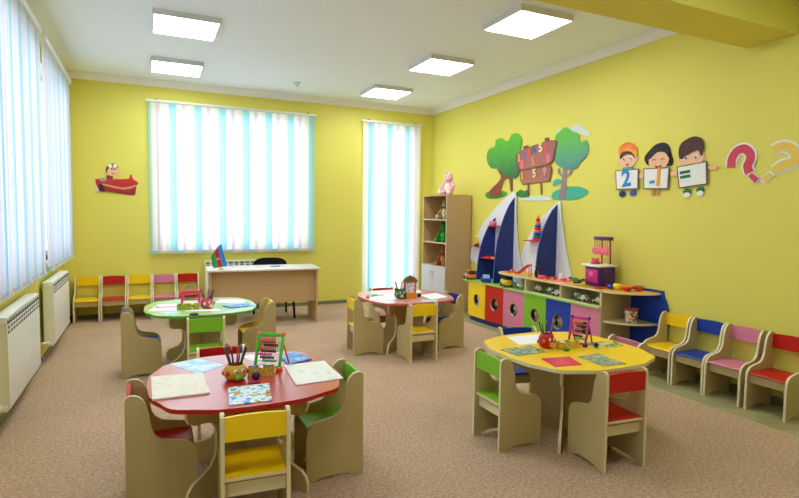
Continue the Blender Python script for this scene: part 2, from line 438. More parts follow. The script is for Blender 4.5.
# radiators (sectional, aluminium)
def radiator(x, y, rz, n, z0, z1, label, w_=.082):
    t = thing('radiator', label, 'radiator', (x, y, 0), rz, 'white sectional radiators')
    # local: runs along +x, back at y=0, front at y=-.1 ; origin at one end
    mb = MB(); s = w_
    mb.rbox(.003, s-.003, -.112, -.106, z0+.02, z1-.05, .002)          # front plate
    mb.box(.012, s-.012, -.106, -.04, z0+.03, z1-.05)
    mb.box(.034, s-.034, -.04, -.018, z0+.02, z1-.02)
    mb.rbox(.001, s-.001, -.108, -.02, z1-.018, z1, .006)             # top cap
    mb.rbox(.001, .012, -.108, -.03, z1-.05, z1-.015, .002); mb.rbox(s-.012, s-.001, -.108, -.03, z1-.05, z1-.015, .002)
    mb.rbox(.001, s-.001, -.10, -.02, z0, z0+.045, .01)
    me = mb.mesh('section', radm)
    gm = MB()
    for k in range(3):
        zz = z1-.04-k*.032
        gm.rbox(.014, s-.014, -.1135, -.109, zz-.011, zz+.011, .002)
    gme = gm.mesh('grille_slot', P('radiator_slot_shadow', (98,104,100), .5))
    for k in range(n):
        o = mobj('section', me, t, (k*s, 0, 0))
        mobj('grille_slot', gme, o)
    mb = MB()
    for xx in (.0, n*s):
        d = -1 if xx == 0 else 1
        for zz in (z0+.04,):
            mb.tube([(xx, -.06, zz), (xx+d*.045, -.06, zz)], .013, 10)
            mb.tube([(xx+d*.045, -.06, zz), (xx+d*.045, -.0, zz)], .012, 10)
            mb.ball((xx+d*.045, -.06, zz), .019)
    mb.build('valve', P('valve_white', (226,226,200), .4), t)
    mb = MB()
    for k in (1, n-2):
        mb.box(k*s+.03, k*s+.05, -.03, 0, z1-.1, z1-.06)
    mb.build('wall_bracket', radm, t)
    return t
radiator(XL+.012, 4.2, pi/2, 14, .17, .80, 'white radiator under the long left blind, nearest the camera')
radiator(XL+.012, 6.12, pi/2, 14, .17, .80, 'white radiator on the left wall beside the corner chairs')
radiator(.775, YB-.012, 0, 12, .17, .775, 'white radiator behind the teacher desk under the back window')
# ---------------------------------------------------------------- children's chairs
def side_profile():
    # (y,z), front is +y
    top = [(-.165,.0),(-.165,.57),(-.161,.588),(-.148,.598),(-.128,.6),(-.105,.594),(-.084,.575),(-.069,.545),(-.058,.505),(-.052,.46),(-.046,.42),(-.031,.386),
           (.0,.362),(.045,.352),(.085,.345),(.12,.336),(.146,.316),(.16,.288),(.165,.25),(.165,.0),
           (.12,.0),(.105,.010),(.085,.02),(.05,.024),(-.03,.024),(-.07,.021),(-.095,.013),(-.112,.0)]
    return top
PROF = side_profile()
CHM = {}
def chair_meshes():
    W = .31; th = .018; d = {}
    mb = MB(); mb.prism(PROF, -W/2, -W/2+th, 'yz', 0, 1); d['l'] = mb.mesh('side_panel', [beech, beech_edge])
    mb = MB(); mb.prism(PROF, W/2-th, W/2, 'yz', 0, 1); d['r'] = mb.mesh('side_panel', [beech, beech_edge])
    mb = MB(); mb.box(-W/2+th, W/2-th, .112, .128, .215, .284, 0); d['apron'] = mb.mesh('apron', beech)
    mb = MB(); mb.box(-W/2+th, W/2-th, -.128, -.112, .205, .268, 0); d['rear_apron'] = mb.mesh('apron', beech_edge)
    return d
CM = chair_meshes()
def chair_color(color):
    if color in CHM: return CHM[color]
    m = BO[color]; W = .31; th = .018
    # backrest: gently crowned top edge
    mb = MB(); n = 10; w = W/2-th
    pts = [(-w,.472),(w,.472)]+[(w-2*w*k/n, .584+.007*sin(pi*k/n)) for k in range(n+1)]
    mb.prism(pts, -.158, -.142, 'xz', 0, 0); back = mb.mesh('backrest', m)
    # seat: slightly waisted front, pale rear edge
    mb = MB()
    pr = [(-.15,.286),(-.15,.302),(.135,.302),(.15,.299),(.156,.292),(.15,.286)]
    mb.prism(pr, -w, w, 'yz', 0, 0); mb.box(-w, w, -.152, -.15, .286, .302, 1)
    seat = mb.mesh('seat', [m, beech_edge])
    CHM[color] = (back, seat); return CHM[color]
def chair(x, y, deg, color, label, group, z=0):
    t = thing('childs_chair', label, 'chair', (x, y, z), radians(deg), group)
    back, seat = chair_color(color)
    mobj('side_panel', CM['l'], t); mobj('side_panel', CM['r'], t)
    mobj('backrest', back, t); mobj('seat', seat, t); mobj('apron', CM['apron'], t); mobj('apron', CM['rear_apron'], t)
    return t
gR, gY, gG, gP, gW, gB = 'chairs round the red table', 'chairs round the yellow table', 'chairs round the green table', 'chairs round the pink table', 'chairs along the right wall', 'chairs along the back wall'
chair(.055, 3.019, -90, 'red', 'beech child chair with red seat at the left of the red table', gR)
chair(.449, 2.585, -4.4, 'yellow', 'yellow backed child chair nearest the camera, pushed to the red table', gR)
chair(.95, 2.976, 89, 'green', 'beech child chair with green seat at the right of the red table', gR)
chair(.433, 3.60, 176, 'red', 'red backed child chair on the far side of the red table', gR)
chair(-.055, 5.47, -90, 'blue', 'child chair with blue seat at the left of the green table', gG)
chair(.462, 4.97, -4, 'green', 'green backed child chair in front of the green table', gG)
chair(1.01, 5.564, 90, 'yellow', 'child chair with yellow seat at the right of the green table', gG)
chair(2.14, 5.40, -96, 'yellow', 'yellow backed child chair at the left of the pink table', gP)
chair(2.545, 4.94, 0, 'yellow', 'yellow backed child chair in front of the pink table', gP)
chair(3.08, 5.30, 93, 'blue', 'blue backed child chair at the right of the pink table', gP)
chair(2.61, 5.90, 180, 'red', 'red backed child chair on the far side of the pink table', gP)
chair(2.165, 2.877, -90, 'green', 'green backed child chair at the left of the yellow table', gY)
chair(2.559, 2.39, -5, 'red', 'red backed child chair in front of the yellow table', gY)
chair(2.684, 3.375, 166, 'blue', 'blue backed child chair on the far side of the yellow table', gY)
chair(3.095, 2.848, 86, 'pink', 'pink backed child chair at the right end of the yellow table', gY)
for yy, c_, lb in ((3.44,'yellow','yellow child chair on the laminate beside the corner shelf'),(3.117,'blue','blue child chair by the right wall, between yellow and pink ones'),
                   (2.80,'pink','pink child chair by the right wall, next to the blue one'),(2.455,'red','red child chair by the right wall, at the right picture edge')):
    chair(4.435, yy, 90, c_, lb, gW, -.008)
for k, (c_, lb) in enumerate((('yellow','yellow child chair in the back left corner beside the radiator'),('red','red child chair by the back wall, second from the corner'),
        ('yellow','yellow child chair by the back wall, between red and pink ones'),('pink','pink child chair by the back wall'),('red','red child chair by the back wall, next to the teacher desk'))):
    chair(-.735+.318*k, 8.31, 180, c_, lb, gB)

# ---------------------------------------------------------------- round edged activity tables
ZT = .577
def table_outline(n=120, r0=.508):
    pts = []
    for k in range(n):
        a = 2*pi*k/n
        p = 2.75
        r = r0/((abs(cos(a))**p+abs(sin(a))**p)**(1/p))
        d = abs((a-pi/4+pi/4) % (pi/2)-pi/4)
        r += .013*cos(13*d)*math.exp(-(d/.3)**2)
        pts.append((r*cos(a), r*sin(a)))
    return pts
def table(x, y, deg, legdeg, top, edge, label, light=None):
    t = thing('activity_table', label, 'table', (x, y, 0), radians(deg), 'small activity tables for four')
    mb = MB(); mb.prism(table_outline(), ZT-.022, ZT, 'xy', 0, 1); mb.build('tabletop', [top, edge], t)
    # crossing leg panels with rounded top bracket and flared foot
    half = [(.23,.30),(.235,.36),(.26,.395),(.31,.41),(.38,.42),(.415,.44),(.43,.475),(.43,ZT-.022)]
    foot = [(.43,.0),(.432,.05),(.42,.085),(.39,.115),(.33,.135),(.27,.165),(.238,.21),(.23,.26)]
    right = foot+half
    pts = right+[(-a, b_) for a, b_ in right[::-1]]
    for q in (0, 1):
        mb = MB(); mb.prism(pts, -.009, .009, 'xz', 0, 1)
        mb.build('leg_panel', [beech, beech_edge], t, rot=(0,0,radians(legdeg+90*q)))
    return t
tRed = P('red_table_laminate', (190,34,34), .3, .6, .9)
tYel = P('yellow_table_laminate', (252,208,4), .34, .5, .3)
tGre = P('green_table_laminate', (172,212,112), .3, .6, .9)
tPin = P('salmon_table_laminate', (228,152,150), .3, .6, .9)
table(.499, 3.073, 0, -52, tRed, P('red_table_edge', (178,20,20), .35), 'red topped activity table nearest the camera')
table(2.644, 2.86, 0, -45, tYel, beech_edge, 'yellow topped activity table at the right')
table(.476, 5.56, 0, -45, tGre, P('green_table_edge', (96,160,50), .35), 'pale green topped activity table at the left, farther back')
table(2.645, 5.45, 0, -50, tPin, P('salmon_table_edge', (206,104,100), .35), 'pink topped activity table in front of the bookcase')

# ---------------------------------------------------------------- teacher desk, chair, flag
t = thing('teacher_desk', 'light oak teacher desk standing before the back window', 'desk', (1.445,7.45,0), radians(-3.5))
mb = MB(); mb.rbox(-.735, .735, -.31, .31, .728, .753, .004); mb.build('desktop', deskm, t)
for s in (-1, 1):
    mb = MB(); mb.box(s*.69-.011, s*.69+.011, -.27, .28, 0, .728); mb.build('side_panel', oakv, t)
mb = MB(); mb.box(-.679, .679, -.2, -.182, .285, .728); mb.build('modesty_panel', oak, t)
black = P('black_fabric', (24,24,27), .8, .2); blackm = P('black_metal', (22,22,24), .35, .5)
t = thing('office_chair', 'black fabric visitor chair tucked in behind the teacher desk', 'chair', (1.655,7.76,.004), radians(180))
mb = MB(); mb.rbox(-.23, .23, -.20, .23, .43, .49, .025); mb.build('seat', black, t)
mb = MB()
bk = [(-.24,.58),(-.25,.66),(-.24,.75),(-.2,.80),(-.12,.825),(0,.83),(.12,.825),(.2,.80),(.24,.75),(.25,.66),(.24,.58),(.15,.555),(-.15,.555)]
mb.prism(spline(bk, 3), -.27, -.225, 'xz'); mb.build('backrest', black, t)
for s in (-1, 1):
    mb = MB(); mb.tube([(s*.24,.27,0),(s*.22,.22,.44)], .017); mb.build('leg', blackm, t)
    mb = MB(); mb.tube([(s*.24,-.25,0),(s*.22,-.2,.44)], .017); mb.build('leg', blackm, t)
    mb = MB(); mb.tube([(s*.2,-.19,.44),(s*.2,-.23,.52),(s*.19,-.245,.68)], .012); mb.build('back_support', blackm, t)
t = thing('table_flag', 'small blue, red and green flag on a stand at the left of the desk', 'flag', (.875,7.30,.753), radians(0))
mb = MB(); mb.lathe([(.035,0),(.035,.008),(.01,.014),(.006,.03)], 18); mb.build('base', P('gold', (200,160,70), .3, metal=.8), t)
mb = MB(); mb.tube([(0,0,.02),(.012,0,.32)], .003); mb.build('pole', MATS['gold'], t)
def draped(c0, c1):
    """one stripe of the hanging flag; u runs across the stripes, v down along them"""
    mb = MB(); nx = 4; nz = 8; vs = []
    A0, A1, B0, B1 = (-.125,.165), (0,.33), (-.095,.02), (.075,.04)
    for j in range(nz+1):
        v = j/nz
        for i in range(nx+1):
            u = c0+(c1-c0)*i/nx
            a = [A0[k]*(1-u)*(1-v)+A1[k]*u*(1-v)+B0[k]*(1-u)*v+B1[k]*u*v for k in (0,1)]
            vs.append((a[0], -.012+.014*sin(u*10+v), a[1]+.02*sin(u*pi)*(1-v)))
    fs = [(j*(nx+1)+i, j*(nx+1)+i+1, (j+1)*(nx+1)+i+1, (j+1)*(nx+1)+i) for j in range(nz) for i in range(nx)]
    v2 = [(a, b_-.0015, c) for a, b_, c in vs]
    mb._add(vs, fs, 0, None, True); mb._add(v2, fs, 0, None, True)
    return mb
mb = draped(0, .34); mb.build('green_stripe', P('flag_green', (30,160,80), .7), t)
mb = draped(.34, .66); rs = mb.build('red_stripe', P('flag_red', (205,30,40), .7), t)
mb = draped(.66, 1.0); mb.build('blue_stripe', P('flag_blue', (40,140,215), .7), t)
mb = MB(); cres = [(-.004+.013*cos(a), .013*sin(a)) for a in [radians(q) for q in range(50, 311, 20)]]+[(.001+.010*cos(a), .010*sin(a)) for a in [radians(q) for q in range(300, 59, -20)]]
mb.prism([(a-.035, .14+b_) for a, b_ in cres], -.03, -.0265, 'xz'); mb.prism([(-.026+.006*(1 if k%2 else .45)*cos(k*pi/8), .14+.006*(1 if k%2 else .45)*sin(k*pi/8)) for k in range(16)], -.03, -.0265, 'xz')
mb.build('crescent_and_star', white, rs)
t = tag(MB().prism([(-.1,-.07),(.11,-.06),(.1,.08),(-.11,.07)], 0, .003, 'xy').build('paper_sheet', P('pale_blue_paper', (196,206,226), .6), None, (1.66,7.42,.7535)), 'small stack of bluish papers on the teacher desk', 'papers')
t = tag(MB().tube([(-.07,0,.006),(.07,.02,.006)], .005).build('pen', P('navy_ink', (30,34,80), .4), None, (1.6,7.38,.757)), 'dark pen lying on the papers of the teacher desk', 'pen')

# ---------------------------------------------------------------- bookcase with plush toys
bx0, bx1, by0, by1, bh = 4.168, 4.612, 7.16, 7.93, 1.815
t = thing('bookcase', 'tall oak bookcase with open shelves in the back right corner', 'bookcase', ((bx0+bx1)/2,(by0+by1)/2,0), 0)
cx_, cy_ = (bx0+bx1)/2, (by0+by1)/2; hx, hy = (bx1-bx0)/2, (by1-by0)/2
edge = P('pale_oak_edge', (206,190,160), .45)
for s in (-1, 1):
    mb = MB(); mb.box(-hx+.002, hx, s*hy-(.018 if s > 0 else 0), s*hy+(.018 if s < 0 else 0), 0, bh-.018, 0); mb.box(-hx, -hx+.002, s*hy-(.018 if s > 0 else 0), s*hy+(.018 if s < 0 else 0), 0, bh-.018, 1)
    mb.build('side_panel', [oakv, edge], t)
mb = MB(); mb.box(-hx, hx, -hy, hy, bh-.018, bh); mb.build('top_panel', oakv, t)
mb = MB(); mb.box(hx-.006, hx-.001, -hy+.018, hy-.018, .05, bh-.018); mb.build('back_panel', oakv, t)
for zz in (1.43, 1.065, .69):
    mb = MB(); mb.box(-hx+.002, hx-.006, -hy+.018, hy-.018, zz-.018, zz, 0); mb.box(-hx, -hx+.002, -hy+.018, hy-.018, zz-.018, zz, 1); mb.build('shelf', [oakv, edge], t)
mb = MB(); mb.box(-hx+.03, -hx+.045, -hy+.018, hy-.018, 0, .06); mb.build('plinth', oakv, t)
cdoor = P('pale_grey_door', (206,202,204), .4, .4)
for s in (-1, 1):
    mb = MB(); mb.box(-hx-.016, -hx, min(.002*s, s*hy), max(.002*s, s*hy), .06, .68); d_ = mb.build('door', cdoor, t)
    mb = MB(); mb.tube([(-hx-.016, s*.04, .6),(-hx-.034, s*.04, .6),(-hx-.034, s*.04, .52),(-hx-.016, s*.04, .52)], .004, 6); mb.build('handle', P('steel', (170,170,172), .3, metal=.9), d_)
def fur(name, rgb): return P(name, rgb, .95, .1, var=.15, vscale=40, bump=.6, bscale=120)
def plush(loc, rz, s, col, belly, label, name='plush_bear', ears='round', cat='soft toy', muzzle=None):
    """a sitting soft toy facing local -y"""
    t = thing(name, label, cat, loc, rz)
    m = fur('fur_'+label.split()[0]+name, col); m2 = fur('fur_light_'+label.split()[0]+name, belly)
    def b(c, r): return tuple(q*s for q in c), (tuple(q*s for q in r) if isinstance(r, tuple) else r*s)
    mb = MB(); mb.ball(*b((0,0,.38), (.27,.24,.36))); mb.ball(*b((0,-.14,.36), (.19,.14,.25)), 1); mb.build('body', [m, m2], t)
    mb = MB(); mb.ball(*b((0,-.03,.88), (.25,.22,.22))); mb.ball(*b((0,-.22,.82), (.11,.1,.085)), 1)
    h = mb.build('head', [m, m2 if muzzle is None else muzzle], t)
    mb = MB()
    if ears == 'round':
        for q in (-1, 1): mb.ball(*b((q*.2,0,1.07), (.09,.05,.09)))
    elif ears == 'long':
        for q in (-1, 1): mb.ball(*b((q*.11,.03,1.25), (.07,.045,.24)))
    else:
        for q in (-1, 1): mb.ball(*b((q*.12,-.06,1.09), (.08,.08,.08)))
    mb.build('ears', m, h)
    mb = MB()
    for q in (-1, 1): mb.ball(*b((q*.09,-.225,.93), .024))
    mb.ball(*b((0,-.315,.85), (.035,.02,.025))); mb.build('eyes_and_nose', dark, h)
    for q in (-1, 1):
        mb = MB(); mb.tube([Vector((q*.22,0,.6))*s, Vector((q*.36,-.1,.45))*s, Vector((q*.33,-.24,.32))*s], [.1*s,.085*s,.08*s], 10); mb.ball(*b((q*.33,-.25,.31), .085)); mb.build('arm', m, t)
        mb = MB(); mb.tube([Vector((q*.15,-.05,.14))*s, Vector((q*.24,-.32,.12))*s, Vector((q*.27,-.46,.12))*s], [.13*s,.12*s,.1*s], 10); mb.ball(*b((q*.27,-.5,.14), (.1,.06,.13)), 1); mb.build('leg', [m, m2], t)
    return t
rzX = -pi/2+.25   # faces -X
plush((4.33, 7.46, 1.43), -pi/2+.35, .27, (150,128,84), (196,184,140), 'beige teddy bear sitting on the top shelf of the bookcase')
plush((4.33, 7.48, 1.065), -pi/2+.3, .275, (24,120,44), (60,160,70), 'green plush frog sitting on the middle shelf of the bookcase', 'plush_frog', 'frog')
plush((4.33, 7.48, .69), -pi/2+.4, .27, (150,78,34), (190,130,80), 'brown teddy bear sitting on the lowest open shelf')
plush((4.37, 7.45, bh), -pi/2+.5, .31, (240,184,200), (246,232,222), 'pale pink plush rabbit sitting on top of the bookcase', 'plush_rabbit', 'frog')

# ---------------------------------------------------------------- toy lockers
def hole_plate(w_, z0, z1, th, cz, r, n=28):
    """front plate in the local yz plane (x from -th to 0) with a round hole"""
    mb = MB(); bm = mb.bm; loops = []
    for x_ in (-th, 0):
        inn = []; out = []
        for k in range(n):
            a = 2*pi*k/n; c_, s_ = cos(a), sin(a)
            inn.append(bm.verts.new((x_, r*c_, cz+r*s_)))
            # ray to rectangle
            ty = (w_/2)/abs(c_) if abs(c_) > 1e-6 else 1e9
            tz = ((z1-cz) if s_ > 0 else (cz-z0))/abs(s_) if abs(s_) > 1e-6 else 1e9
            tt = min(ty, tz); out.append(bm.verts.new((x_, tt*c_, cz+tt*s_)))
        loops.append((inn, out))
        cor = {}
        for k in range(n):
            j = (k+1) % n
            a0, a1 = out[k].co, out[j].co
            vs = [inn[k], out[k], out[j], inn[j]]
            f0y = abs(abs(a0.y)-w_/2) < 1e-5; f1y = abs(abs(a1.y)-w_/2) < 1e-5
            if f0y != f1y:
                cv = bm.verts.new((x_, (a0.y if f0y else a1.y), (a1.z if f0y else a0.z)))
                vs = [inn[k], out[k], cv, out[j], inn[j]]; cor[k] = cv
            F = bm.faces.new(vs)
        loops[-1] = (inn, out, cor)
    (i0, o0, c0), (i1, o1, c1) = loops
    for k in range(n):
        j = (k+1) % n
        F = bm.faces.new([i0[k], i0[j], i1[j], i1[k]]); F.material_index = 1
        if k in c0:
            F = bm.faces.new([o0[k], c0[k], c1[k], o1[k]]); F.material_index = 1
            F = bm.faces.new([c0[k], o0[j], o1[j], c1[k]]); F.material_index = 1
        else:
            F = bm.faces.new([o0[k], o0[j], o1[j], o1[k]]); F.material_index = 1
    return mb
FX = 4.20     # front plane of the lockers
inner = P('locker_inside', (150,130,92), .6)
lock = [('yellow',6.705,6.30-.17),('red',6.125,5.705),('pink',5.705,5.285),('green',5.285,4.885),('blue',4.885,4.475),('pink',4.475,4.055)]
lock[0] = ('yellow', 6.55, 6.125)
lbl = ['yellow toy locker with a round hole at the left end of the row','red toy locker with a round hole, right of the yellow one','pink toy locker with a round hole, right of the red one',
       'green toy locker with a round hole, in the row middle','blue toy locker with a round hole','pink toy locker with a round hole at the right end of the row']
for (c_, ya, yb), lb in zip(lock, lbl):
    w_ = ya-yb; yc = (ya+yb)/2
    t = thing('toy_locker', lb, 'locker', (FX, yc, 0), 0, 'colourful lockers of the toy unit')
    z0, z1 = .065, .552
    mb = MB(); h = w_/2-.0015; dpt = XR-.03-FX
    mb.box(.018, dpt, -h, -h+.014, z0, z1).box(.018, dpt, h-.014, h, z0, z1).box(.018, dpt, -h+.014, h-.014, z0, z0+.014).box(.018, dpt, -h+.014, h-.014, z1-.014, z1).box(dpt-.006, dpt, -h+.014, h-.014, z0+.014, z1-.014)
    mb.build('carcass', inner, t)
    mb = hole_plate(w_-.003, z0, z1, .018, .305, .082); m_ = BO[c_]
    o = mb.build('door', [m_, beech_edge], t, (.018,0,0))
    mb = MB(); mb.box(.04, dpt, -h, h, -.008, z0); mb.build('plinth', cNavy, t)
# little dolls just inside the holes
dcol = [((236,226,200),(250,240,220)),((90,100,96),(190,196,190)),((150,156,150),(226,230,226)),((206,160,110),(236,206,170)),((210,170,160),(236,200,190)),((60,66,60),(180,190,180))]
dn = ['cream','grey','silver','tan','peach','dark']
for (c_, ya, yb), (a, b_), nm, k in zip(lock, dcol, dn, range(6)):
    t = thing('soft_doll', '%s soft doll inside the %s%s toy locker' % (nm, c_, '' if c_ != 'pink' else (' middle' if k == 2 else ' right hand')), 'doll', (FX+.110, (ya+yb)/2+.058, .079), -pi/2+.7)
    m = fur('doll_body_'+nm, a); m2 = fur('doll_face_'+nm, b_)
    mb = MB(); mb.ball((0,0,.09), (.07,.055,.09)); mb.tube([(0,0,.15),(0,0,.2)], [.05,.035], 12); mb.build('body', m, t)
    mb = MB(); mb.ball((0,0,.235), (.052,.05,.055)); mb.ball((0,-.05,.23), (.01,.01,.008)); hd = mb.build('head', m2, t)
    mb = MB(); mb.ball((0,.012,.255), (.056,.052,.05)); mb.build('cap', m, hd)
    for q in (-1, 1):
        mb = MB(); mb.tube([(q*.05,0,.15),(q*.085,-.01,.10)], [.022,.018], 10); mb.build('arm', m2, t)
        mb = MB(); mb.ball((q*.035,-.045,.018), (.02,.028,.018)); mb.build('foot', m2, t)
# lower green counter with rounded left corner
t = tag(MB().prism([(XR-.035,4.062),(XR-.035,6.72),(4.30,6.72),(4.24,6.71),(4.195,6.68),(4.17,6.63),(4.165,6.56),(4.185,6.4),(4.185,4.062)], .553, .573, 'xy', 0, 0).build('lower_countertop', cG2), 'light green countertop over the toy lockers', 'countertop')
# upper deck: yellow top on open cubbies
yd = P('warm_yellow_board', (234,178,62), .4)
t = thing('open_cubby_shelf', 'long low open cubby shelf with a yellow top over the lockers', 'shelf unit', (4.4,5,.573), 0)
deck = [(XR-.035,5.78),(XR-.035,4.054),(4.19,4.054),(4.19,5.30),(4.20,5.70),(4.215,5.82),(4.25,5.90),(4.31,5.94),(4.40,5.94),(4.50,5.91),(4.57,5.83)]
mb = MB(); mb.prism([(a-4.4, b_-5) for a, b_ in deck], .159, .177, 'xy', 0, 1); mb.build('deck_top', [yd, beech_edge], t)
for yy in (5.275, 4.655, 4.06):
    mb = MB(); mb.box(4.2-4.4, XR-.047-4.4, yy-.009-5, yy+.009-5, 0, .159); mb.build('divider', [beech_edge], t)
mb = MB(); mb.box(XR-.047-4.4, XR-.037-4.4, 4.07-5, 5.83-5, 0, .159); mb.build('back_panel', beech, t)
mb = MB(); mb.box(4.188-4.4, 4.2-4.4, 4.062-5, 5.28-5, 0, .016); mb.build('front_lip', beech_edge, t)
# quarter round corner shelf with blue back
t = thing('corner_shelf', 'quarter round corner shelf with blue back at the unit end', 'shelf', (XR-.02, 4.04, 0), 0)
mb = MB(); mb.box(4.20-XR+.02, 0, -.0, .012, 0, .732); mb.build('end_panel', beech, t)
for zz, m_, nm in ((.75,yd,'top_board'),(.44,beech,'shelf_board'),(.06,beech,'bottom_board')):
    q = [(0,0),(-.413,0)]+[(-.413*cos(a), -.36*sin(a)) for a in [pi/2*k/12 for k in range(1, 13)]]
    if nm != 'top_board': q = [(a*.93, b_*.93) for a, b_ in q]
    mb = MB(); mb.prism(q, zz-.018, zz, 'xy', 0, 1); mb.build(nm, [m_, beech_edge], t)
mb = MB(); bp_ = [(0,.0),(0,.775),(-.1,.775),(-.3,.775),(-.385,.775),(-.395,.72),(-.43,.66),(-.45,.58),(-.46,.5),(-.45,.3),(-.45,.0)]
mb.prism(bp_, .001, .014, 'yz'); mb.build('back_board', cB, t)

# ---------------------------------------------------------------- sail boards
sailw = P('sail_white_board', (226,228,232), .4, .4)
def sail(name, label, board, fins, shelves, y0, z0):
    t = thing(name, label, 'toy shelf', (XR, y0, z0), 0)
    mb = MB(); mb.prism([(a-y0, b_-z0) for a, b_ in board], -.03, -.014, 'yz', 0, 0); mb.build('sail_board', sailw, t)
    for (yy, zb, zp, dep, bend) in fins:
        n = 14; pts = [(-.03, zb-z0)]
        for k in range(n+1):
            q = k/n
            pts.append((-.03-dep*(1-q**bend)**.8 if q < 1 else -.03, zb-z0+(zp-zb)*q))
        mb = MB(); mb.prism(pts, yy-.008-y0, yy+.008-y0, 'xz', 0, 1); mb.build('blue_fin', [cNavy, P('fin_edge', (60,80,190), .4)], t)
    for (ya, yb, zz, dep) in shelves:
        mb = MB(); mb.box(-.03-dep, -.03, min(ya,yb)-y0, max(ya,yb)-y0, zz-.012-z0, zz-z0); mb.build('red_shelf', P('red_shelf_board', (200,34,52), .4), t)
    return t
b1 = spline([(6.054,1.843),(6.314,1.722),(6.602,1.543),(6.846,1.342),(7.036,1.113),(7.140,.917),(7.148,.81)], 4, False)+[(6.921,.75),(6.6,.585),(5.76,.585)]+spline([(5.76,.6),(5.85,.772),(5.957,1.067),(6.008,1.396),(6.028,1.726),(6.054,1.843)], 3, False)[:-1]
sail('sail_shelf', 'larger white and blue sail shaped toy shelf over the lockers, nearest the bookcase', b1, [(6.06,.575,1.75,.32,2.3),(6.50,.575,1.47,.30,2.3)], [(6.07,6.49,.90,.25),(6.84,7.02,1.03,.07)], 6.3, .575)
b2 = spline([(5.155,1.694),(5.346,1.577),(5.57,1.405),(5.732,1.225),(5.841,1.058),(5.888,.94),(5.86,.86)], 4, False)+[(5.76,.752),(4.90,.752)]+spline([(4.926,.797),(5.02,1.066),(5.101,1.356),(5.141,1.591),(5.155,1.694)], 3, False)[:-1]
sail('sail_shelf', 'smaller white and blue sail shaped toy shelf beside the toy kitchen', b2, [(5.20,.752,1.645,.31,2.3)], [(5.36,5.70,1.185,.11)], 5.2, .752)
# ---------------------------------------------------------------- toys on the unit
def toycar(loc, rz, s, m, label, cab=None, group=None, roof=None):
    t = thing('toy_car', label, 'toy car', loc, rz, group)
    mb = MB(); L_, W_ = .16*s, .085*s
    side = [(-L_/2,.018*s),(-L_/2,.045*s),(-L_*.42,.052*s),(-L_*.22,.056*s),(L_*.25,.056*s),(L_*.46,.05*s),(L_/2,.04*s),(L_/2,.018*s)]
    mb.prism(side, -W_/2, W_/2, 'xz'); mb.build('car_body', m, t)
    mb = MB(); cs = [(-L_*.36,.054*s),(-L_*.26,.092*s),(L_*.1,.094*s),(L_*.24,.054*s)]
    mb.prism(cs, -W_*.42, W_*.42, 'xz'); mb.build('cabin', cab or P('toy_window', (60,80,100), .15), t)
    if roof:
        mb = MB(); mb.rbox(-L_*.27, L_*.11, -W_*.43, W_*.43, .09*s, .098*s, .003*s); mb.build('roof', roof, t)
    for a in (-1, 1):
        for b_ in (-1, 1):
            mb = MB(); mb.lathe([(.012*s,-.01*s),(.019*s,-.008*s),(.019*s,.008*s),(.012*s,.01*s)], 14, 0, Matrix.Translation((a*L_*.3, b_*W_*.5, .019*s)) @ Matrix.Rotation(pi/2, 4, 'X'))
            mb.build('wheel', dark, t)
    return t
lo = .573; up = .75
oran = P('toy_orange', (238,140,30), .35); tgreen = P('toy_green', (26,130,60), .35); tblue = P('toy_blue', (40,70,190), .3); tyel = P('toy_yellow', (236,206,40), .35)
tred = P('toy_red', (214,38,40), .35); tpink = P('toy_pink', (236,110,150), .35); tpur = P('toy_purple', (110,60,150), .35); twh = P('toy_white', (232,232,226), .4)
tmag = P('toy_magenta', (214,50,140), .35)
toycar((4.25,6.60,lo), radians(78), 1.35, oran, 'orange toy taxi at the left end of the green countertop', P('taxi_window', (90,50,30), .2), roof=oran)
toycar((4.42,6.66,lo), radians(95), 1.15, P('toy_teal', (20,110,100), .3), 'dark green toy car between the orange taxi and the sail shelf')
toycar((4.265,6.21,lo), radians(66), 1.15, tblue, 'blue toy car standing under the red sail shelf', P('pale_window', (170,190,225), .2))
t = thing('toy_truck', 'black and yellow toy truck on the green counter at the deck end', 'toy truck', (4.245,5.72,lo), radians(75))
mb = MB(); mb.rbox(-.09,.09,-.05,.05,.025,.095,.012); mb.build('truck_body', tyel, t)
mb = MB(); mb.rbox(-.08,.06,-.045,.045,.095,.125,.01); mb.build('cab_roof', dark, t)
mb = MB(); mb.rbox(-.05,.05,-.054,-.05,.045,.08,.001); mb.build('side_panel', tred, t)
for a in (-.055,.055):
    for b_ in (-.045,.045):
        mb = MB(); mb.lathe([(.02,-.01),(.026,-.006),(.026,.006),(.02,.01)], 14, 0, Matrix.Translation((a,b_,.026)) @ Matrix.Rotation(pi/2, 4, 'X')); mb.build('wheel', dark, t)
# red hat-like toy dish on deck end
t = tag(MB().lathe([(.045,0),(.05,.008),(.03,.02),(.018,.04),(.004,.048)], 20).build('toy_funnel', tred, None, (4.38,5.78,up)), 'red cone shaped toy at the left end of the yellow deck', 'toy')
# slide
t = thing('toy_slide', 'small red toy slide on the yellow deck', 'toy slide', (4.27,5.36,up), radians(-80))
mb = MB()
pp = [(-.15,.012),(-.11,.018),(.04,.125),(.075,.132)]
for i in range(3):
    (a, b_), (c, d) = pp[i], pp[i+1]
    mb.prism([(a,b_),(c,d),(c,d+.006),(a,b_+.006)], -.025, .025, 'xz')
    for q in (-1, 1): mb.prism([(a,b_),(c,d),(c,d+.022),(a,b_+.022)], q*.025-.002, q*.025+.002, 'xz')
mb.build('chute', tred, t)
mb = MB()
for q in (-1, 1): mb.tube([(.075,q*.022,0),(.075,q*.022,.16)], .004)
for k in range(5): mb.tube([(.075,-.022,.02+k*.024),(.075,.022,.02+k*.024)], .003)
mb.build('ladder', tred, t)
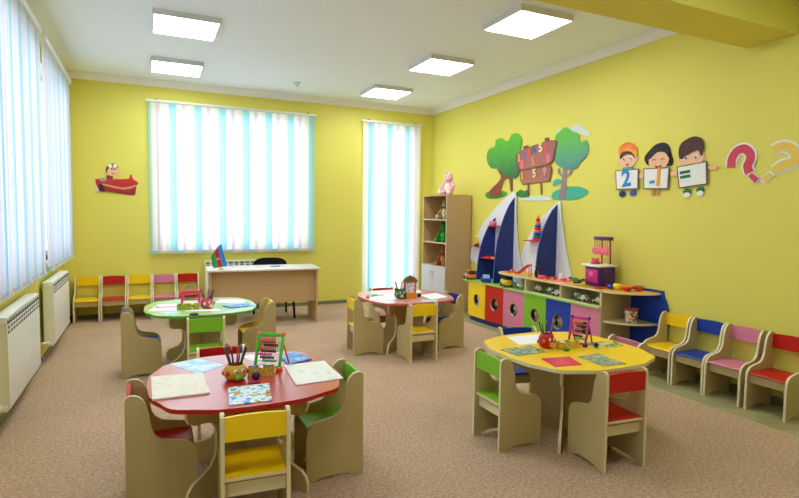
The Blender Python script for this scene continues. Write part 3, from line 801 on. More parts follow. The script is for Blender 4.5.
# black and white toy penguin-like dog
t = thing('toy_figure', 'black toy animal with white belly beside the red slide', 'toy figure', (4.30,5.19,up), radians(-100))
mb = MB(); mb.ball((0,0,.055), (.026,.024,.055)); mb.ball((0,.012,.05), (.018,.018,.04), 1); mb.build('body', [dark, twh], t)
mb = MB(); mb.ball((0,.004,.125), (.021,.021,.022)); mb.lathe([(.006,0),(.001,.014)], 8, 1, Matrix.Translation((0,.022,.123)) @ Matrix.Rotation(-pi/2, 4, 'X')); mb.build('head', [dark, oran], t)
for q in (-1, 1):
    mb = MB(); mb.tube([(q*.022,0,.09),(q*.04,.0,.05)], [.007,.005], 8); mb.build('arm', dark, t)
    mb = MB(); mb.ball((q*.013,.012,.006), (.012,.018,.006)); mb.build('foot', dark, t)
def dish(loc, m, label, r=.04, h=.035, g=None):
    return tag(MB().lathe([(r*.55,0),(r*.6,.004),(r*.95,h*.8),(r,h),(r*.93,h),(r*.5,.008),(.001,.007)], 20).build('toy_bowl', m, None, loc), label, 'toy bowl', g)
dish((4.27,5.06,up), tpink, 'pink toy bowl in front of the smaller sail', .05, .04)
dish((4.30,4.98,up), tred, 'red toy bowl beside the pink bowl on the deck', .035, .03)
t = thing('toy_tea_set', 'pink toy tea tray with cups beside the small sail', 'toy tea set', (4.36,4.82,up), radians(10))
mb = MB(); mb.rbox(-.07,.07,-.1,.1,0,.012,.005); mb.build('tray', tpink, t)
for q, (a, b_) in enumerate([(-.03,-.06),(-.02,0),(-.03,.06),(.035,-.03)]):
    mb = MB(); mb.lathe([(.012,.012),(.02,.03),(.022,.04),(.018,.04),(.001,.02)], 14); mb.build('cup', [tpink, twh, tred, tpink][q], t, (a,b_,0))
mb = MB(); mb.rbox(.02,.055,.0,.06,.012,.08,.006); mb.build('milk_box', twh, t)
# dragonfly / butterfly toy
t = thing('toy_butterfly', 'green winged toy with purple body in front of the toy kitchen', 'toy butterfly', (4.25,4.43,up), radians(90))
mb = MB(); mb.ball((0,0,.035), (.014,.05,.014)); mb.ball((0,.055,.04), .018); mb.build('body', tpur, t)
for q in (-1, 1):
    w1 = spline([(q*.01,.0),(q*.05,.06),(q*.10,.06),(q*.115,.02),(q*.08,-.01),(q*.10,-.04),(q*.06,-.055),(q*.02,-.03)], 3)
    mb = MB(); mb.prism(w1, -.003, .003, 'xy', 0, 0, Matrix.Translation((0,0,.035)) @ Matrix.Rotation(-q*.45, 4, 'Y')); mb.build('wing', P('wing_green', (20,120,50), .4), t)
# toy kitchen
t = thing('toy_kitchen', 'pink and purple toy kitchen with hanging utensils on the deck', 'toy kitchen', (4.44,4.31,up), 0)
mb = MB(); mb.rbox(-.12,.12,-.10,.10,.01,.215,.01); mb.build('cabinet', P('kitchen_purple', (74,42,120), .4), t)
mb = MB(); mb.rbox(-.128,-.118,-.085,.085,.05,.19,.006); d_ = mb.build('oven_door', tmag, t)
mb = MB(); mb.lathe([(.03,0),(.03,.006),(.02,.008)], 20, 0, Matrix.Translation((-.128,0,.135)) @ Matrix.Rotation(-pi/2, 4, 'Y')); mb.build('oven_window', tpink, d_)
mb = MB(); mb.rbox(-.16,.14,-.13,.13,.215,.24,.012); mb.build('worktop', twh, t)
mb = MB(); mb.lathe([(.05,.24),(.055,.25),(.05,.262),(.02,.266)], 20, 0, Matrix.Translation((-.04,.03,0))); mb.build('hob', P('hob_red', (220,60,80), .4), t)
mb = MB(); mb.lathe([(.035,.266),(.045,.3),(.047,.305),(.04,.302),(.001,.275)], 20, 0, Matrix.Translation((-.04,.03,0))); mb.build('pan', tpink, t)
for q in (-1, 1):
    mb = MB(); mb.tube([(.08,q*.06,.24),(.075,q*.06,.36),(.07,q*.055,.51)], .009); mb.build('post', P('post_magenta', (190,50,120), .4), t)
mb = MB(); mb.prism(ellipse(.03,0,.075,.12,24), .50, .535, 'xy'); mb.build('canopy', P('canopy_purple', (92,64,120), .45), t)
for k, yy in enumerate((-.09,-.055,-.02,.02,.055,.09)):
    mb = MB(); mb.tube([(.0,yy,.50),(-.005,yy,.42)], .004)
    if k % 2: mb.ball((-.005,yy,.385), (.012,.028,.04))
    else: mb.rbox(-.015,.0,yy-.022,yy+.022,.34,.42,.006)
    mb.build('utensil', P('utensil_pink', (240,110,140), .4), t)
# tools and dishes on the right end
t = thing('toy_drill', 'blue and red toy tool lying beside the toy kitchen', 'toy tool', (4.36,4.10,up), radians(60))
mb = MB(); mb.tube([(-.06,0,.028),(.02,0,.03),(.05,0,.03)], [.018,.024,.014], 12); mb.build('barrel', tblue, t)
mb = MB(); mb.tube([(.05,0,.03),(.11,0,.03)], [.008,.003], 8); mb.build('bit', tred, t)
mb = MB(); mb.rbox(-.05,-.02,-.07,0,.012,.034,.008); mb.build('handle', tgreen, t)
tag(MB().lathe([(.03,0),(.045,.012),(.05,.04),(.042,.06),(.02,.065)], 18).build('toy_pot', tyel, None, (4.40,4.03,up)), 'round yellow toy pot on the right end of the deck', 'toy pot')
dish((4.46,3.96,up), oran, 'orange toy bowl on the right end of the deck', .06, .045)
dish((4.38,3.90,up), tred, 'red toy bowl beside the orange bowl at the deck end', .045, .04)
dish((4.52,3.87,up), P('toy_brick_red', (190,60,40), .4), 'brick red toy bowl near the wall at the deck end', .05, .05)
tag(MB().lathe([(.055,0),(.06,.004),(.062,.012),(.02,.014)], 22).build('toy_plate', tred, None, (4.30,4.18,up)), 'flat red toy plate in front of the toy kitchen', 'toy plate')
# bucket on the corner shelf
t = thing('toy_bucket', 'small patterned bucket of toys on the corner shelf', 'bucket', (4.42,3.86,.44), 0)
bpm = ramp_mat('bucket_print', [(0,(226,196,170)),(.4,(200,60,50)),(.55,(236,220,200)),(.7,(90,120,60))], 45, .4, 'vor')
mb = MB(); mb.lathe([(.052,0),(.055,.01),(.064,.12),(.066,.125)], 24); mb.build('bucket_body', bpm, t)
mb = MB(); mb.lathe([(.069,.122),(.071,.13),(.071,.142),(.06,.146),(.001,.147)], 24); mb.build('lid', P('lid_brown_red', (150,60,50), .4), t)
# sail shelf toys
t = thing('toy_figure', 'small yellow toy figure on the left red shelf of the large sail', 'toy figure', (4.568,6.93,1.03), radians(-90))
mb = MB(); mb.rbox(-.035,.035,-.02,.02,.03,.11,.012); mb.build('body', tyel, t)
mb = MB(); mb.ball((0,0,.135), (.028,.024,.028)); mb.build('head', tyel, t)
for q in (-1, 1):
    mb = MB(); mb.rbox(q*.018-.012, q*.018+.012, -.018,.02,0,.035,.005); mb.build('leg', dark, t)
    mb = MB(); mb.tube([(q*.035,0,.1),(q*.055,0,.05)], .008); mb.build('arm', tyel, t)
t = tag(MB().rbox(-.04,.04,-.05,.05,0,.07,.02).build('toy_block', tpink, None, (4.50,6.41,1.352)), 'bright pink toy block high up between the two blue fins', 'toy')
tag(MB().rbox(4.46,XR-.032,6.30,6.49,1.34,1.352,.002).build('red_shelf_ledge', MATS['red_shelf_board']), 'small upper red ledge between the blue fins of the large sail', 'shelf')
for k, (yy, m_, lb) in enumerate(((6.22,tyel,'yellow'),(6.38,tred,'red'))):
    tag(MB().rbox(-.05,.05,-.035,.035,0,.018,.005).build('toy_plate', m_, None, (4.42,yy,.90)), 'flat %s toy on the long red shelf of the large sail' % lb, 'toy')
t = thing('stacking_rings', 'stacking ring toy with yellow top on the small sail shelf', 'stacking toy', (4.535,5.47,1.185), 0)
zc = 0
for r_, m_ in ((.062,tred),(.058,tgreen),(.054,tblue),(.05,oran),(.046,tred),(.042,tblue),(.038,oran)):
    mb = MB(); mb.lathe([(r_*.6,zc),(r_*.95,zc+.004),(r_,zc+.017),(r_*.95,zc+.03),(r_*.6,zc+.034)], 20); mb.build('ring', m_, t); zc += .034
mb = MB(); mb.ball((0,0,zc+.025), (.03,.03,.03), 0); mb.ball((0,0,zc+.075), .024, 1); mb.build('top_figure', [tred, tyel], t)
# cubby toys
k = 0
for (ya, yb) in ((5.50,5.30),(5.24,4.69),(4.62,4.10)):
    for j in range(3 if k else 1):
        yy = ya+(yb-ya)*(j+.5)/3
        c_, nm = [(twh,'white'),(P('toy_cream',(220,206,180),.5),'cream'),(P('toy_mint',(120,170,120),.5),'mint green')][(j+k) % 3]
        toycar((4.27+.03*((j*7+k) % 3), yy, .592), radians(70+25*j), .68, c_, '%s toy car in the %s cubby, %s' % (nm, ['left','middle','right'][k], ['on its left side','in its centre','on its right side'][j]), twh, 'small toys in the open cubbies')
    k += 1

# ---------------------------------------------------------------- things on the four activity tables
def sheet(quad, mat, label, name='drawing_sheet', cat='paper', th=.0012, z=ZT, grp=None):
    cx0 = sum(p[0] for p in quad)/4; cy0 = sum(p[1] for p in quad)/4
    mb = MB(); mb.prism([(a-cx0, b_-cy0) for a, b_ in quad], .0003, th, 'xy')
    return tag(mb.build(name, mat, None, (cx0, cy0, z)), label, cat, grp)
def openbook(quad, mat, label, name='open_book', th=.006):
    """two page blocks that meet at a sunken spine between edge 0-3 and 1-2 midpoints"""
    q = [Vector((a, b_, 0)) for a, b_ in quad]; c = sum(q, Vector())/4; q = [v-c for v in q]
    t = thing(name, label, 'book', (c.x, c.y, ZT), 0)
    a, b_ = (q[0]+q[3])/2, (q[1]+q[2])/2
    for s_, (p0, p1) in enumerate((((q[0]), (q[1])), (q[3], q[2]))):
        mb = MB(); n = 6; vs = []
        for i in range(n+1):
            f = i/n
            h_ = .0015+th*math.sin(min(1, f*1.25)*pi*.55)*(1 if f < 1 else .9)
            if i == 0: h_ = .0015
            vs += [a.lerp(p0, f)+Vector((0,0,h_)), b_.lerp(p1, f)+Vector((0,0,h_))]
        m_ = len(vs); vs += [Vector((v.x, v.y, .0004)) for v in vs]
        fs = []
        for i in range(n):
            fs += [(2*i,2*i+1,2*i+3,2*i+2),(m_+2*i,m_+2*i+2,m_+2*i+3,m_+2*i+1),(2*i,2*i+2,m_+2*i+2,m_+2*i),(2*i+1,m_+2*i+1,m_+2*i+3,2*i+3)]
        fs += [(0,m_,m_+1,1),(2*n,2*n+1,m_+2*n+1,m_+2*n)]
        mb._add(vs, fs, 0, None, False); mb.build('page_block', mat, t)
    mb = MB(); mb.prism([(v.x*1.01, v.y*1.01) for v in q], 0.0001, .0004, 'xy'); mb.build('cover', P('book_cover_dark', (70,60,90), .5), t)
    return t
creamp = ramp_mat('cream_page_print', [(0,(236,228,206)),(.58,(222,214,190)),(.66,(236,230,210)),(.78,(200,196,180))], 20, .6)
whitep = ramp_mat('white_page_drawing', [(0,(240,240,238)),(.62,(206,210,214)),(.68,(242,242,240))], 30, .55)
bluep = ramp_mat('blue_drawing', [(0,(226,238,246)),(.45,(150,200,230)),(.56,(214,232,244)),(.66,(190,220,200))], 9, .4, soft=True)
sheetp = ramp_mat('light_sheet_print', [(0,(236,236,224)),(.6,(214,214,190)),(.66,(238,236,226)),(.8,(190,196,120))], 16, .55)
picp = ramp_mat('picture_cover', [(0,(40,110,190)),(.38,(80,160,215)),(.44,(220,234,246)),(.53,(238,244,250)),(.58,(100,170,90)),(.64,(230,170,60)),(.70,(170,60,110))], 16, .25, soft=True)
picp2 = ramp_mat('picture_cover_green', [(0,(70,110,120)),(.36,(120,170,190)),(.46,(90,130,110)),(.54,(190,190,150)),(.62,(100,150,70)),(.72,(60,70,80))], 14, .25, soft=True)
picp3 = ramp_mat('picture_cover_bright', [(0,(60,130,170)),(.4,(210,220,190)),(.48,(230,190,60)),(.55,(90,160,90)),(.64,(70,120,160)),(.74,(200,90,60))], 14, .25, soft=True)
bookb = ramp_mat('blue_booklet_print', [(0,(40,110,190)),(.5,(80,150,220)),(.6,(150,200,235))], 12, .3)
trayp = ramp_mat('tray_print', [(0,(220,190,60)),(.45,(190,150,40)),(.55,(236,220,120)),(.62,(110,80,50)),(.72,(220,120,60))], 45, .45)
def k_(p, c=(0.53,3.25)): return p
# (quads are real positions on the tabletops)
openbook([(.010,3.225),(.279,3.195),(.279,2.825),(.012,2.828)], creamp, 'open cream workbook at the left side of the red table', th=.008)
sheet([(.112,3.49),(.285,3.54),(.417,3.336),(.259,3.204)], bluep, 'drawing with pale blue colours behind the open workbook')
sheet([(.53,3.50),(.60,3.52),(.70,3.42),(.60,3.33)], whitep, 'white sheet behind the pen pot on the red table')
openbook([(.375,2.886),(.586,2.870),(.545,2.60),(.345,2.61)], picp, 'colourful picture book at the front of the red table', 'picture_book', .004)
sheet([(.761,3.414),(.885,3.45),(.932,3.249),(.766,3.181)], bookb, 'glossy blue booklet on the far right of the red table', 'booklet', 'book', .008)
openbook([(.739,3.179),(.992,3.186),(.985,2.80),(.712,2.785)], sheetp, 'large open white workbook at the right side of the red table', th=.004)
sheet([(2.47,3.30),(2.83,3.29),(2.60,3.05),(2.40,3.06)], whitep, 'white sheet with drawings on the far side of the yellow table')
openbook([(2.188,2.997),(2.456,3.009),(2.462,2.827),(2.205,2.821)], picp2, 'picture book lying on the left part of the yellow table', 'picture_book', .004)
pf = P('pink_plastic_folder', (226,40,96), .25, .6)
sheet([(2.298,2.703),(2.503,2.671),(2.444,2.492),(2.256,2.523)], pf, 'shiny pink plastic folder at the front of the yellow table', 'folder', 'folder', .004)
openbook([(2.90,2.943),(3.12,2.86),(3.08,2.75),(2.84,2.765)], picp3, 'bright picture book at the right of the purple abacus', 'picture_book', .004)
openbook([(2.559,2.648),(2.742,2.654),(2.719,2.40),(2.539,2.42)], picp2, 'open picture book in front of the purple abacus, behind the red backed chair', 'picture_book', .004)
sheet([(.0,5.42),(.10,5.80),(.36,5.74),(.27,5.36)], whitep, 'large white sheet on the left of the green table')
sheet([(.30,5.30),(.33,5.36),(.62,5.34),(.62,5.20),(.36,5.18)][:4], whitep, 'white sheet at the front of the green table')
sheet([(.60,5.70),(.70,5.90),(.93,5.78),(.90,5.60)], whitep, 'white sheet on the far right of the green table')
sheet([(.66,5.46),(.92,5.52),(.95,5.38),(.72,5.30)], bookb, 'blue booklet at the right of the green table', 'booklet', 'book', .008)
sheet([(.10,5.33),(.24,5.36),(.28,5.26),(.16,5.22)], bluep, 'small blue drawing at the front left of the green table')
sheet([(2.83,5.42),(3.09,5.52),(3.06,5.20),(2.80,5.10)], whitep, 'large white sheet at the right of the pink table')
sheet([(2.17,5.33),(2.30,5.66),(2.52,5.60),(2.46,5.22)], whitep, 'large white sheet at the left of the pink table')
sheet([(2.62,5.02),(2.70,5.12),(2.86,5.06),(2.78,4.97)], bluep, 'pale blue sheet at the front of the pink table')
sheet([(2.74,5.66),(2.8,5.84),(3.0,5.78),(2.95,5.62)], sheetp, 'pale printed sheet on the far right of the pink table')

def abacus(x, y, deg, w_, h, fm, km, label, lean=.36, back=None):
    t = thing('abacus', label, 'abacus', (x, y, ZT), radians(deg))
    M = Matrix.Rotation(-lean, 4, 'X'); MT = Matrix.Translation((0,-.03,.012)) @ M
    mb = MB()
    for q in (-1, 1): mb.rbox(q*w_/2-.008, q*w_/2+.008, -.008, .008, 0, h, .003, 0, MT)
    mb.rbox(-w_/2, w_/2, -.008, .008, h-.02, h, .003, 0, MT); mb.rbox(-w_/2, w_/2, -.008, .008, .0, .016, .003, 0, MT)
    mb.build('frame', fm, t)
    for q in (-1, 1):
        mb = MB(); mb.ball((q*w_/2, 0, h-.006), (.014,.011,.014), 0, 12, 8, MT); mb.build('corner_knob', km, t)
        mb = MB(); top = MT @ Vector((q*w_/2, 0, h*.8))
        mb.tube([top, (q*w_/2*1.05, top.y+.09, .008)], .005); mb.build('rear_leg', km, t)
        mb = MB(); mb.rbox(q*w_/2-.014, q*w_/2+.014, -.05, -.005, 0, .022, .005); mb.build('foot', km, t)
    cols = [(232,150,120),(200,60,80),(30,30,34),(226,120,100),(30,40,60),(236,90,140),(40,40,44),(90,180,120)]
    n = 8
    for k in range(n):
        zz = h-.035-k*(h-.06)/n
        mb = MB(); mb.tube([(-w_/2,0,zz),(w_/2,0,zz)], .0015, 6, 1, MT)
        a0 = -w_/2+.012+ (k*37 % 5)*.008; nb = 7
        for j in range(nb): mb.ball((a0+j*(w_*.085), 0, zz), (w_*.042,.009,.009), 0, 8, 6, MT)
        mb.build('bead_row', [P('bead_colour_'+'abcdefgh'[k], cols[k], .3), P('rod_metal', (180,180,180), .3, metal=.8)], t)
    return t
abacus(.645, 3.16, -34, .15, .205, P('abacus_green', (60,190,40), .35), P('abacus_orange', (240,90,30), .35), 'bright green abacus with orange corners on the red table')
abacus(2.80, 2.90, -62, .12, .20, P('abacus_magenta', (196,30,120), .35), P('abacus_purple', (60,20,90), .35), 'magenta and dark purple abacus on the yellow table')

def pot(x, y, r, h, m, spots, label, pens=7, snout=None, z=ZT, ears=False):
    t = thing('pencil_pot', label, 'pencil pot', (x, y, z), random.random())
    mb = MB(); mb.lathe([(r*.62,0),(r*.86,h*.14),(r,h*.45),(r*.93,h*.75),(r*.7,h),(r*.62,h),(r*.66,h*.9),(r*.6,.02),(.001,.018)], 24); mb.build('pot_body', m, t)
    mb = MB()
    for k in range(6):
        a = k*pi/3+.4
        mb.ball((r*.96*cos(a), r*.96*sin(a), h*(.42+.12*(k % 2))), (r*.2,r*.2,r*.24), 0, 10, 6)
    mb.build('flower_spots', spots, t)
    if snout:
        mb = MB(); mb.ball((-.2*r,-r*1.02,h*.3), (r*.36,r*.3,r*.3)); mb.build('snout', snout, t)
        for q in (-1, 1):
            mb = MB(); mb.ball((q*r*.35-.1*r,-r*.95,h*.68), (r*.16,r*.14,r*.2)); mb.ball((q*r*.35-.1*r,-r*1.08,h*.68), (r*.08,r*.06,r*.1), 1); mb.build('eye', [twh, dark], t)
    if ears:
        for q in (-1, 1):
            mb = MB(); mb.ball((q*r*.8,0,h*.95), (r*.3,r*.16,r*.42)); mb.build('ear', m, t)
    pc = [(40,40,44),(60,60,70),(180,60,50),(40,60,110),(90,60,40),(30,90,60),(120,40,90)]
    for k in range(pens):
        a = k*2.4; rr = r*.38; lean_ = r*.8
        p = thing('pencil', '%s pencil in the %s' % (['black','grey','red','blue','brown','dark green','plum'][k % 7], label), 'pencil', (x+rr*.4*cos(a), y+rr*.4*sin(a), z+.02), 0, 'pencils in the '+label)
        L_ = .15+.012*(k % 3)
        d = Vector((lean_*cos(a), lean_*sin(a), L_))
        mb = MB(); mb.tube([(0,0,0), d], .0048, 6); mb.build('shaft', P('pencil_colour_'+'abcdefg'[k % 7], pc[k % 7], .4), p)
        mb = MB(); mb.tube([d, d+d.normalized()*.012], [.0048,.001], 6); mb.build('tip', P('pencil_wood', (214,180,130), .5), p)
    return t
pot(.434, 3.03, .064, .085, P('pot_ochre', (206,160,30), .4), P('spot_red', (196,50,30), .4), 'round yellow bug shaped pot on the red table', 8, P('snout_green', (110,170,40), .4))
pot(2.535, 2.93, .058, .10, P('pot_red', (190,30,24), .4), P('spot_orange', (226,110,40), .4), 'red animal shaped pot on the yellow table', 6, P('snout_ochre', (216,150,40), .4))
pot(.52, 5.42, .065, .09, P('pot_rose', (200,80,96), .6), P('spot_pale', (226,206,190), .6), 'pink animal shaped pot on the green table', 6, P('snout_pale', (216,190,180), .5), ears=True)
pot(2.515, 5.30, .062, .10, P('pot_leaf', (60,100,50), .5), P('spot_leaf', (140,170,90), .5), 'green animal shaped pot on the pink table', 5, P('snout_leaf', (180,196,130), .5), ears=True)

def tray(x, y, deg, w_, d_, h, m, label, items):
    t = thing('supply_box', label, 'box', (x, y, ZT), radians(deg))
    mb = MB(); q = .003
    mb.box(-w_/2, w_/2, -d_/2, d_/2, 0, q).box(-w_/2, w_/2, -d_/2, -d_/2+q, q, h).box(-w_/2, w_/2, d_/2-q, d_/2, q, h).box(-w_/2, -w_/2+q, -d_/2+q, d_/2-q, q, h).box(w_/2-q, w_/2, -d_/2+q, d_/2-q, q, h)
    mb.build('box_body', m, t)
    for k, (c_, nm) in enumerate(items):
        a = -w_/2+.02+(w_-.04)*(k+.5)/len(items)
        o = MB().rbox(-.012,.012,-d_*.38,d_*.38,0,.018,.004).build('crayon_pack', c_, None, (0,0,0))
        o.rotation_euler = (0,0,radians(deg)); v = Matrix.Rotation(radians(deg), 4, 'Z') @ Vector((a,0,0)); o.location = (x+v.x, y+v.y, ZT+h-.017)
        tag(o, '%s crayon pack in the %s' % (nm, label), 'crayons', 'packs in the '+label)
    return t
tray(.580, 3.055, -10, .15, .06, .048, trayp, 'printed yellow box beside the green abacus', [(tblue,'blue'),(twh,'white'),(tgreen,'green')])
tray(2.665, 2.86, 0, .17, .06, .05, trayp, 'printed yellow box beside the red pot', [(twh,'white'),(tgreen,'green'),(tyel,'yellow')])
tray(.345, 5.40, -10, .19, .07, .05, ramp_mat('tray_print_olive', [(0,(170,170,40)),(.5,(120,130,30)),(.6,(206,196,60))], 30, .5), 'olive printed box on the green table', [(tgreen,'green'),(tyel,'yellow')])
tray(2.625, 5.26, 0, .12, .06, .065, P('tray_amber', (214,140,50), .4), 'amber box in front of the pink frame', [(oran,'orange'),(tyel,'yellow')])
def ballt(x, y, r, m, label): tag(MB().ball((0,0,r), r).build('toy_ball', m, None, (x,y,ZT)), label, 'ball')
navyp = P('ball_plum', (44,22,66), .35)
ballt(.536, 2.975, .023, navyp, 'small dark purple ball beside the yellow box on the red table')
ballt(2.745, 5.29, .024, P('ball_navy', (20,24,50), .35), 'small navy ball on the pink table')
ballt(2.87, 2.80, .018, navyp, 'dark purple ball by the foot of the purple abacus')
tag(MB().rbox(-.032,.032,-.008,.008,0,.014,.004).build('eraser', P('eraser_magenta', (170,30,90), .5), None, (.515,2.905,ZT)), 'small magenta eraser above the picture book on the red table', 'eraser')
tag(MB().rbox(-.02,.02,-.014,.014,0,.014,.004).build('eraser', tgreen, None, (2.60,2.80,ZT)), 'small green eraser in front of the printed box', 'eraser')
tag(MB().rbox(-.015,.015,-.012,.012,0,.014,.004).build('eraser', tred, None, (2.19,5.45,ZT)), 'small red eraser at the left rim of the pink table', 'eraser')
tag(MB().lathe([(.04,0),(.042,.006),(.03,.014),(.004,.016)], 20).build('black_cap', dark, None, (.375,5.10,ZT)), 'black round cap at the front of the green table', 'cap')
for x_, y_, a_ in ((2.30,5.60,.1),(2.36,5.57,-.3),(2.31,5.53,.5)):
    tag(MB().tube([(-.07*cos(a_),-.07*sin(a_),.005),(.07*cos(a_),.07*sin(a_),.005)], .0045).build('green_pencil', P('pencil_green', (60,190,70), .4), None, (x_,y_,ZT+.0015)), ['bright green pencil lying on the white sheet, farthest of three','bright green pencil lying on the white sheet, rightmost of three','bright green pencil lying on the white sheet, nearest of three'][[.1,-.3,.5].index(a_)], 'pencil', 'green pencils on the pink table')
t = thing('pink_ruler', 'pink toy ruler lying at the left of the green table', 'ruler', (.21,5.58,ZT+.0013), radians(-8))
mb = MB(); mb.rbox(-.13,.13,-.012,.012,0,.004,.001); mb.build('ruler_body', P('coral_pink', (240,110,110), .4), t)
mb = MB(); mb.ball((-.13,.0,.006), (.015,.015,.006)); mb.build('end_knob', P('coral_pink', (240,110,110)), t)
# pink counting frame with wire loops
t = thing('bead_frame', 'pink counting frame with wire loops on the green table', 'toy', (.385,5.62,ZT), radians(-6))
fp = P('frame_hot_pink', (240,60,130), .35)
mb = MB()
for q in (-1, 1): mb.rbox(q*.08-.012, q*.08+.012, -.01, .01, 0, .15, .004)
mb.rbox(-.08,.08,-.01,.01,.125,.15,.004); mb.rbox(-.08,.08,-.01,.01,.05,.066,.004); mb.build('frame', fp, t)
mb = MB(); mb.rbox(-.105,.105,-.03,.03,0,.012,.004); mb.build('base', fp, t)
for k, (zz, c_) in enumerate(((.115,oran),(.095,dark),(.078,tgreen))):
    mb = MB(); mb.tube([(-.07,0,zz),(.07,0,zz)], .0015, 6)
    for j in range(6): mb.ball((-.04+j*.016,0,zz), (.0075,.009,.009), 0, 8, 6)
    mb.build('bead_row', c_, t)
for k in range(4):
    a = -.06+k*.02; r_ = .035+.006*k
    mb = MB(); mb.tube([(a+.03+r_*cos(q), (k-1.5)*.01, .15+r_*1.1*sin(q)) for q in [pi*i/10 for i in range(11)]], .0022, 6); mb.build('wire_loop', P('wire_grey_green', (110,140,120), .3), t)
# ornate frame on the pink table
t = thing('display_frame', 'pink frame with a brown scalloped top on the pink table', 'picture frame', (2.675,5.38,ZT), radians(-8))
mb = MB()
for q in (-1, 1): mb.rbox(q*.062-.012, q*.062+.012, -.008,.008,.0,.17,.003)
mb.rbox(-.062,.062,-.008,.008,.0,.02,.003); mb.build('frame', P('frame_rose', (220,90,110), .4), t)
mb = MB(); mb.box(-.052,.052,-.003,.004,.02,.165); mb.build('card', ramp_mat('card_print', [(0,(238,240,246)),(.55,(150,160,210)),(.62,(240,240,248)),(.7,(226,130,140))], 24, .5, 'noise', (1,1,3)), t)
mb = MB(); mb.prism(spline([(-.078,.160),(-.086,.175),(-.078,.19),(-.07,.2),(-.058,.208),(-.045,.222),(-.022,.228),(0,.242),(.022,.228),(.045,.222),(.058,.208),(.07,.2),(.078,.19),(.086,.175),(.078,.160)], 3), -.01, .01, 'xz'); mb.build('scalloped_top', P('frame_brown', (130,96,60), .6), t)
for q in (-1, 1):
    mb = MB(); mb.rbox(q*.05-.016, q*.05+.016, -.03,.03,0,.014,.004); mb.build('foot', oran, t)
T={
 "leafL":[(6.779, 2.383), (6.731, 2.482), (6.58, 2.51), (6.558, 2.595), (6.412, 2.606), (6.315, 2.552), (6.245, 2.558), (6.18, 2.633), (6.045, 2.621), (5.963, 2.538), (5.972, 2.431), (6.011, 2.327), (5.983, 2.202), (6.025, 2.151), (6.0, 2.094), (6.063, 2.016), (6.2, 2.037), (6.343, 2.088), (6.467, 2.168), (6.642, 2.195), (6.749, 2.276)],
 "trunkL":[(6.542, 2.202), (6.414, 2.064), (6.483, 1.981), (6.68, 1.872), (6.703, 1.798), (6.426, 1.791), (6.405, 1.862), (6.339, 2.002), (6.222, 2.01), (6.192, 1.855), (6.133, 1.853), (6.144, 2.006), (6.046, 2.125), (6.346, 2.173)],
 "grassL":[(6.809, 1.816), (6.706, 1.858), (6.429, 1.863), (6.284, 1.83), (6.283, 1.787), (6.474, 1.749), (6.727, 1.754)],
 "grassM":[(6.054, 1.795), (6.011, 1.835), (5.946, 1.855), (5.872, 1.833), (5.806, 1.852), (5.773, 1.774), (5.793, 1.75), (5.964, 1.749)],
 "leafR":[(5.299, 2.471), (5.213, 2.546), (5.109, 2.581), (5.004, 2.519), (4.903, 2.47), (4.866, 2.372), (4.771, 2.384), (4.729, 2.288), (4.762, 2.199), (4.855, 2.137), (4.917, 2.072), (5.085, 2.071), (5.21, 2.117), (5.305, 2.211), (5.257, 2.343)],
 "cloud":[(5.313, 2.552), (5.214, 2.571), (5.074, 2.568), (4.941, 2.592), (4.842, 2.543), (4.728, 2.459), (4.742, 2.427), (4.87, 2.466), (5.004, 2.507), (5.211, 2.514)],
 "trunkR":[(5.149, 2.1), (5.145, 2.01), (5.196, 2.042), (5.198, 2.087), (5.234, 2.089), (5.224, 2.024), (5.151, 1.978), (5.179, 1.82), (5.2, 1.729), (5.079, 1.719), (5.081, 1.974), (5.007, 1.992), (4.982, 2.052), (5.023, 2.06), (5.042, 2.013), (5.083, 2.016), (5.08, 2.095)],
 "grassR":[(5.339, 1.75), (5.287, 1.811), (5.11, 1.854), (4.907, 1.858), (4.744, 1.816), (4.72, 1.769), (4.835, 1.714), (5.033, 1.694), (5.282, 1.711)],
 "bush":[(5.316, 1.88), (5.3, 1.937), (5.239, 1.963), (5.167, 1.947), (5.155, 1.917), (5.236, 1.891)],
 "signU":[(6.077, 2.333), (5.906, 2.397), (5.465, 2.453), (5.279, 2.444), (5.242, 2.415), (5.305, 2.199), (5.376, 2.15), (5.957, 2.105), (6.025, 2.164)],
 "signL":[(5.993, 2.113), (5.357, 2.133), (5.329, 2.088), (5.367, 1.94), (5.915, 1.921), (5.965, 1.978)],
 "post1":[(5.818, 1.949), (5.776, 1.947), (5.761, 1.774), (5.802, 1.775)],
 "post2":[(5.563, 1.963), (5.528, 1.961), (5.504, 1.78), (5.543, 1.781)],
 "tab1":[(5.929, 2.435), (5.823, 2.442), (5.809, 2.395), (5.905, 2.384)],
 "tab2":[(5.505, 2.491), (5.418, 2.496), (5.401, 2.453), (5.484, 2.448)],
 "pond":[(5.942, 1.751), (5.55, 1.76), (5.338, 1.725), (5.393, 1.7), (5.918, 1.71)],
}
LET= [('1', 5.986, 2.283), ('0', 5.884, 2.306), ('3', 5.777, 2.335), ('A', 5.68, 2.36), ('5', 5.553, 2.375), ('6', 5.447, 2.372), ('8', 5.922, 2.188), ('S', 5.693, 2.215), ('8', 5.402, 2.227), ('1', 5.91, 2.034), ('5', 5.662, 2.055), ('9', 5.451, 2.061)]
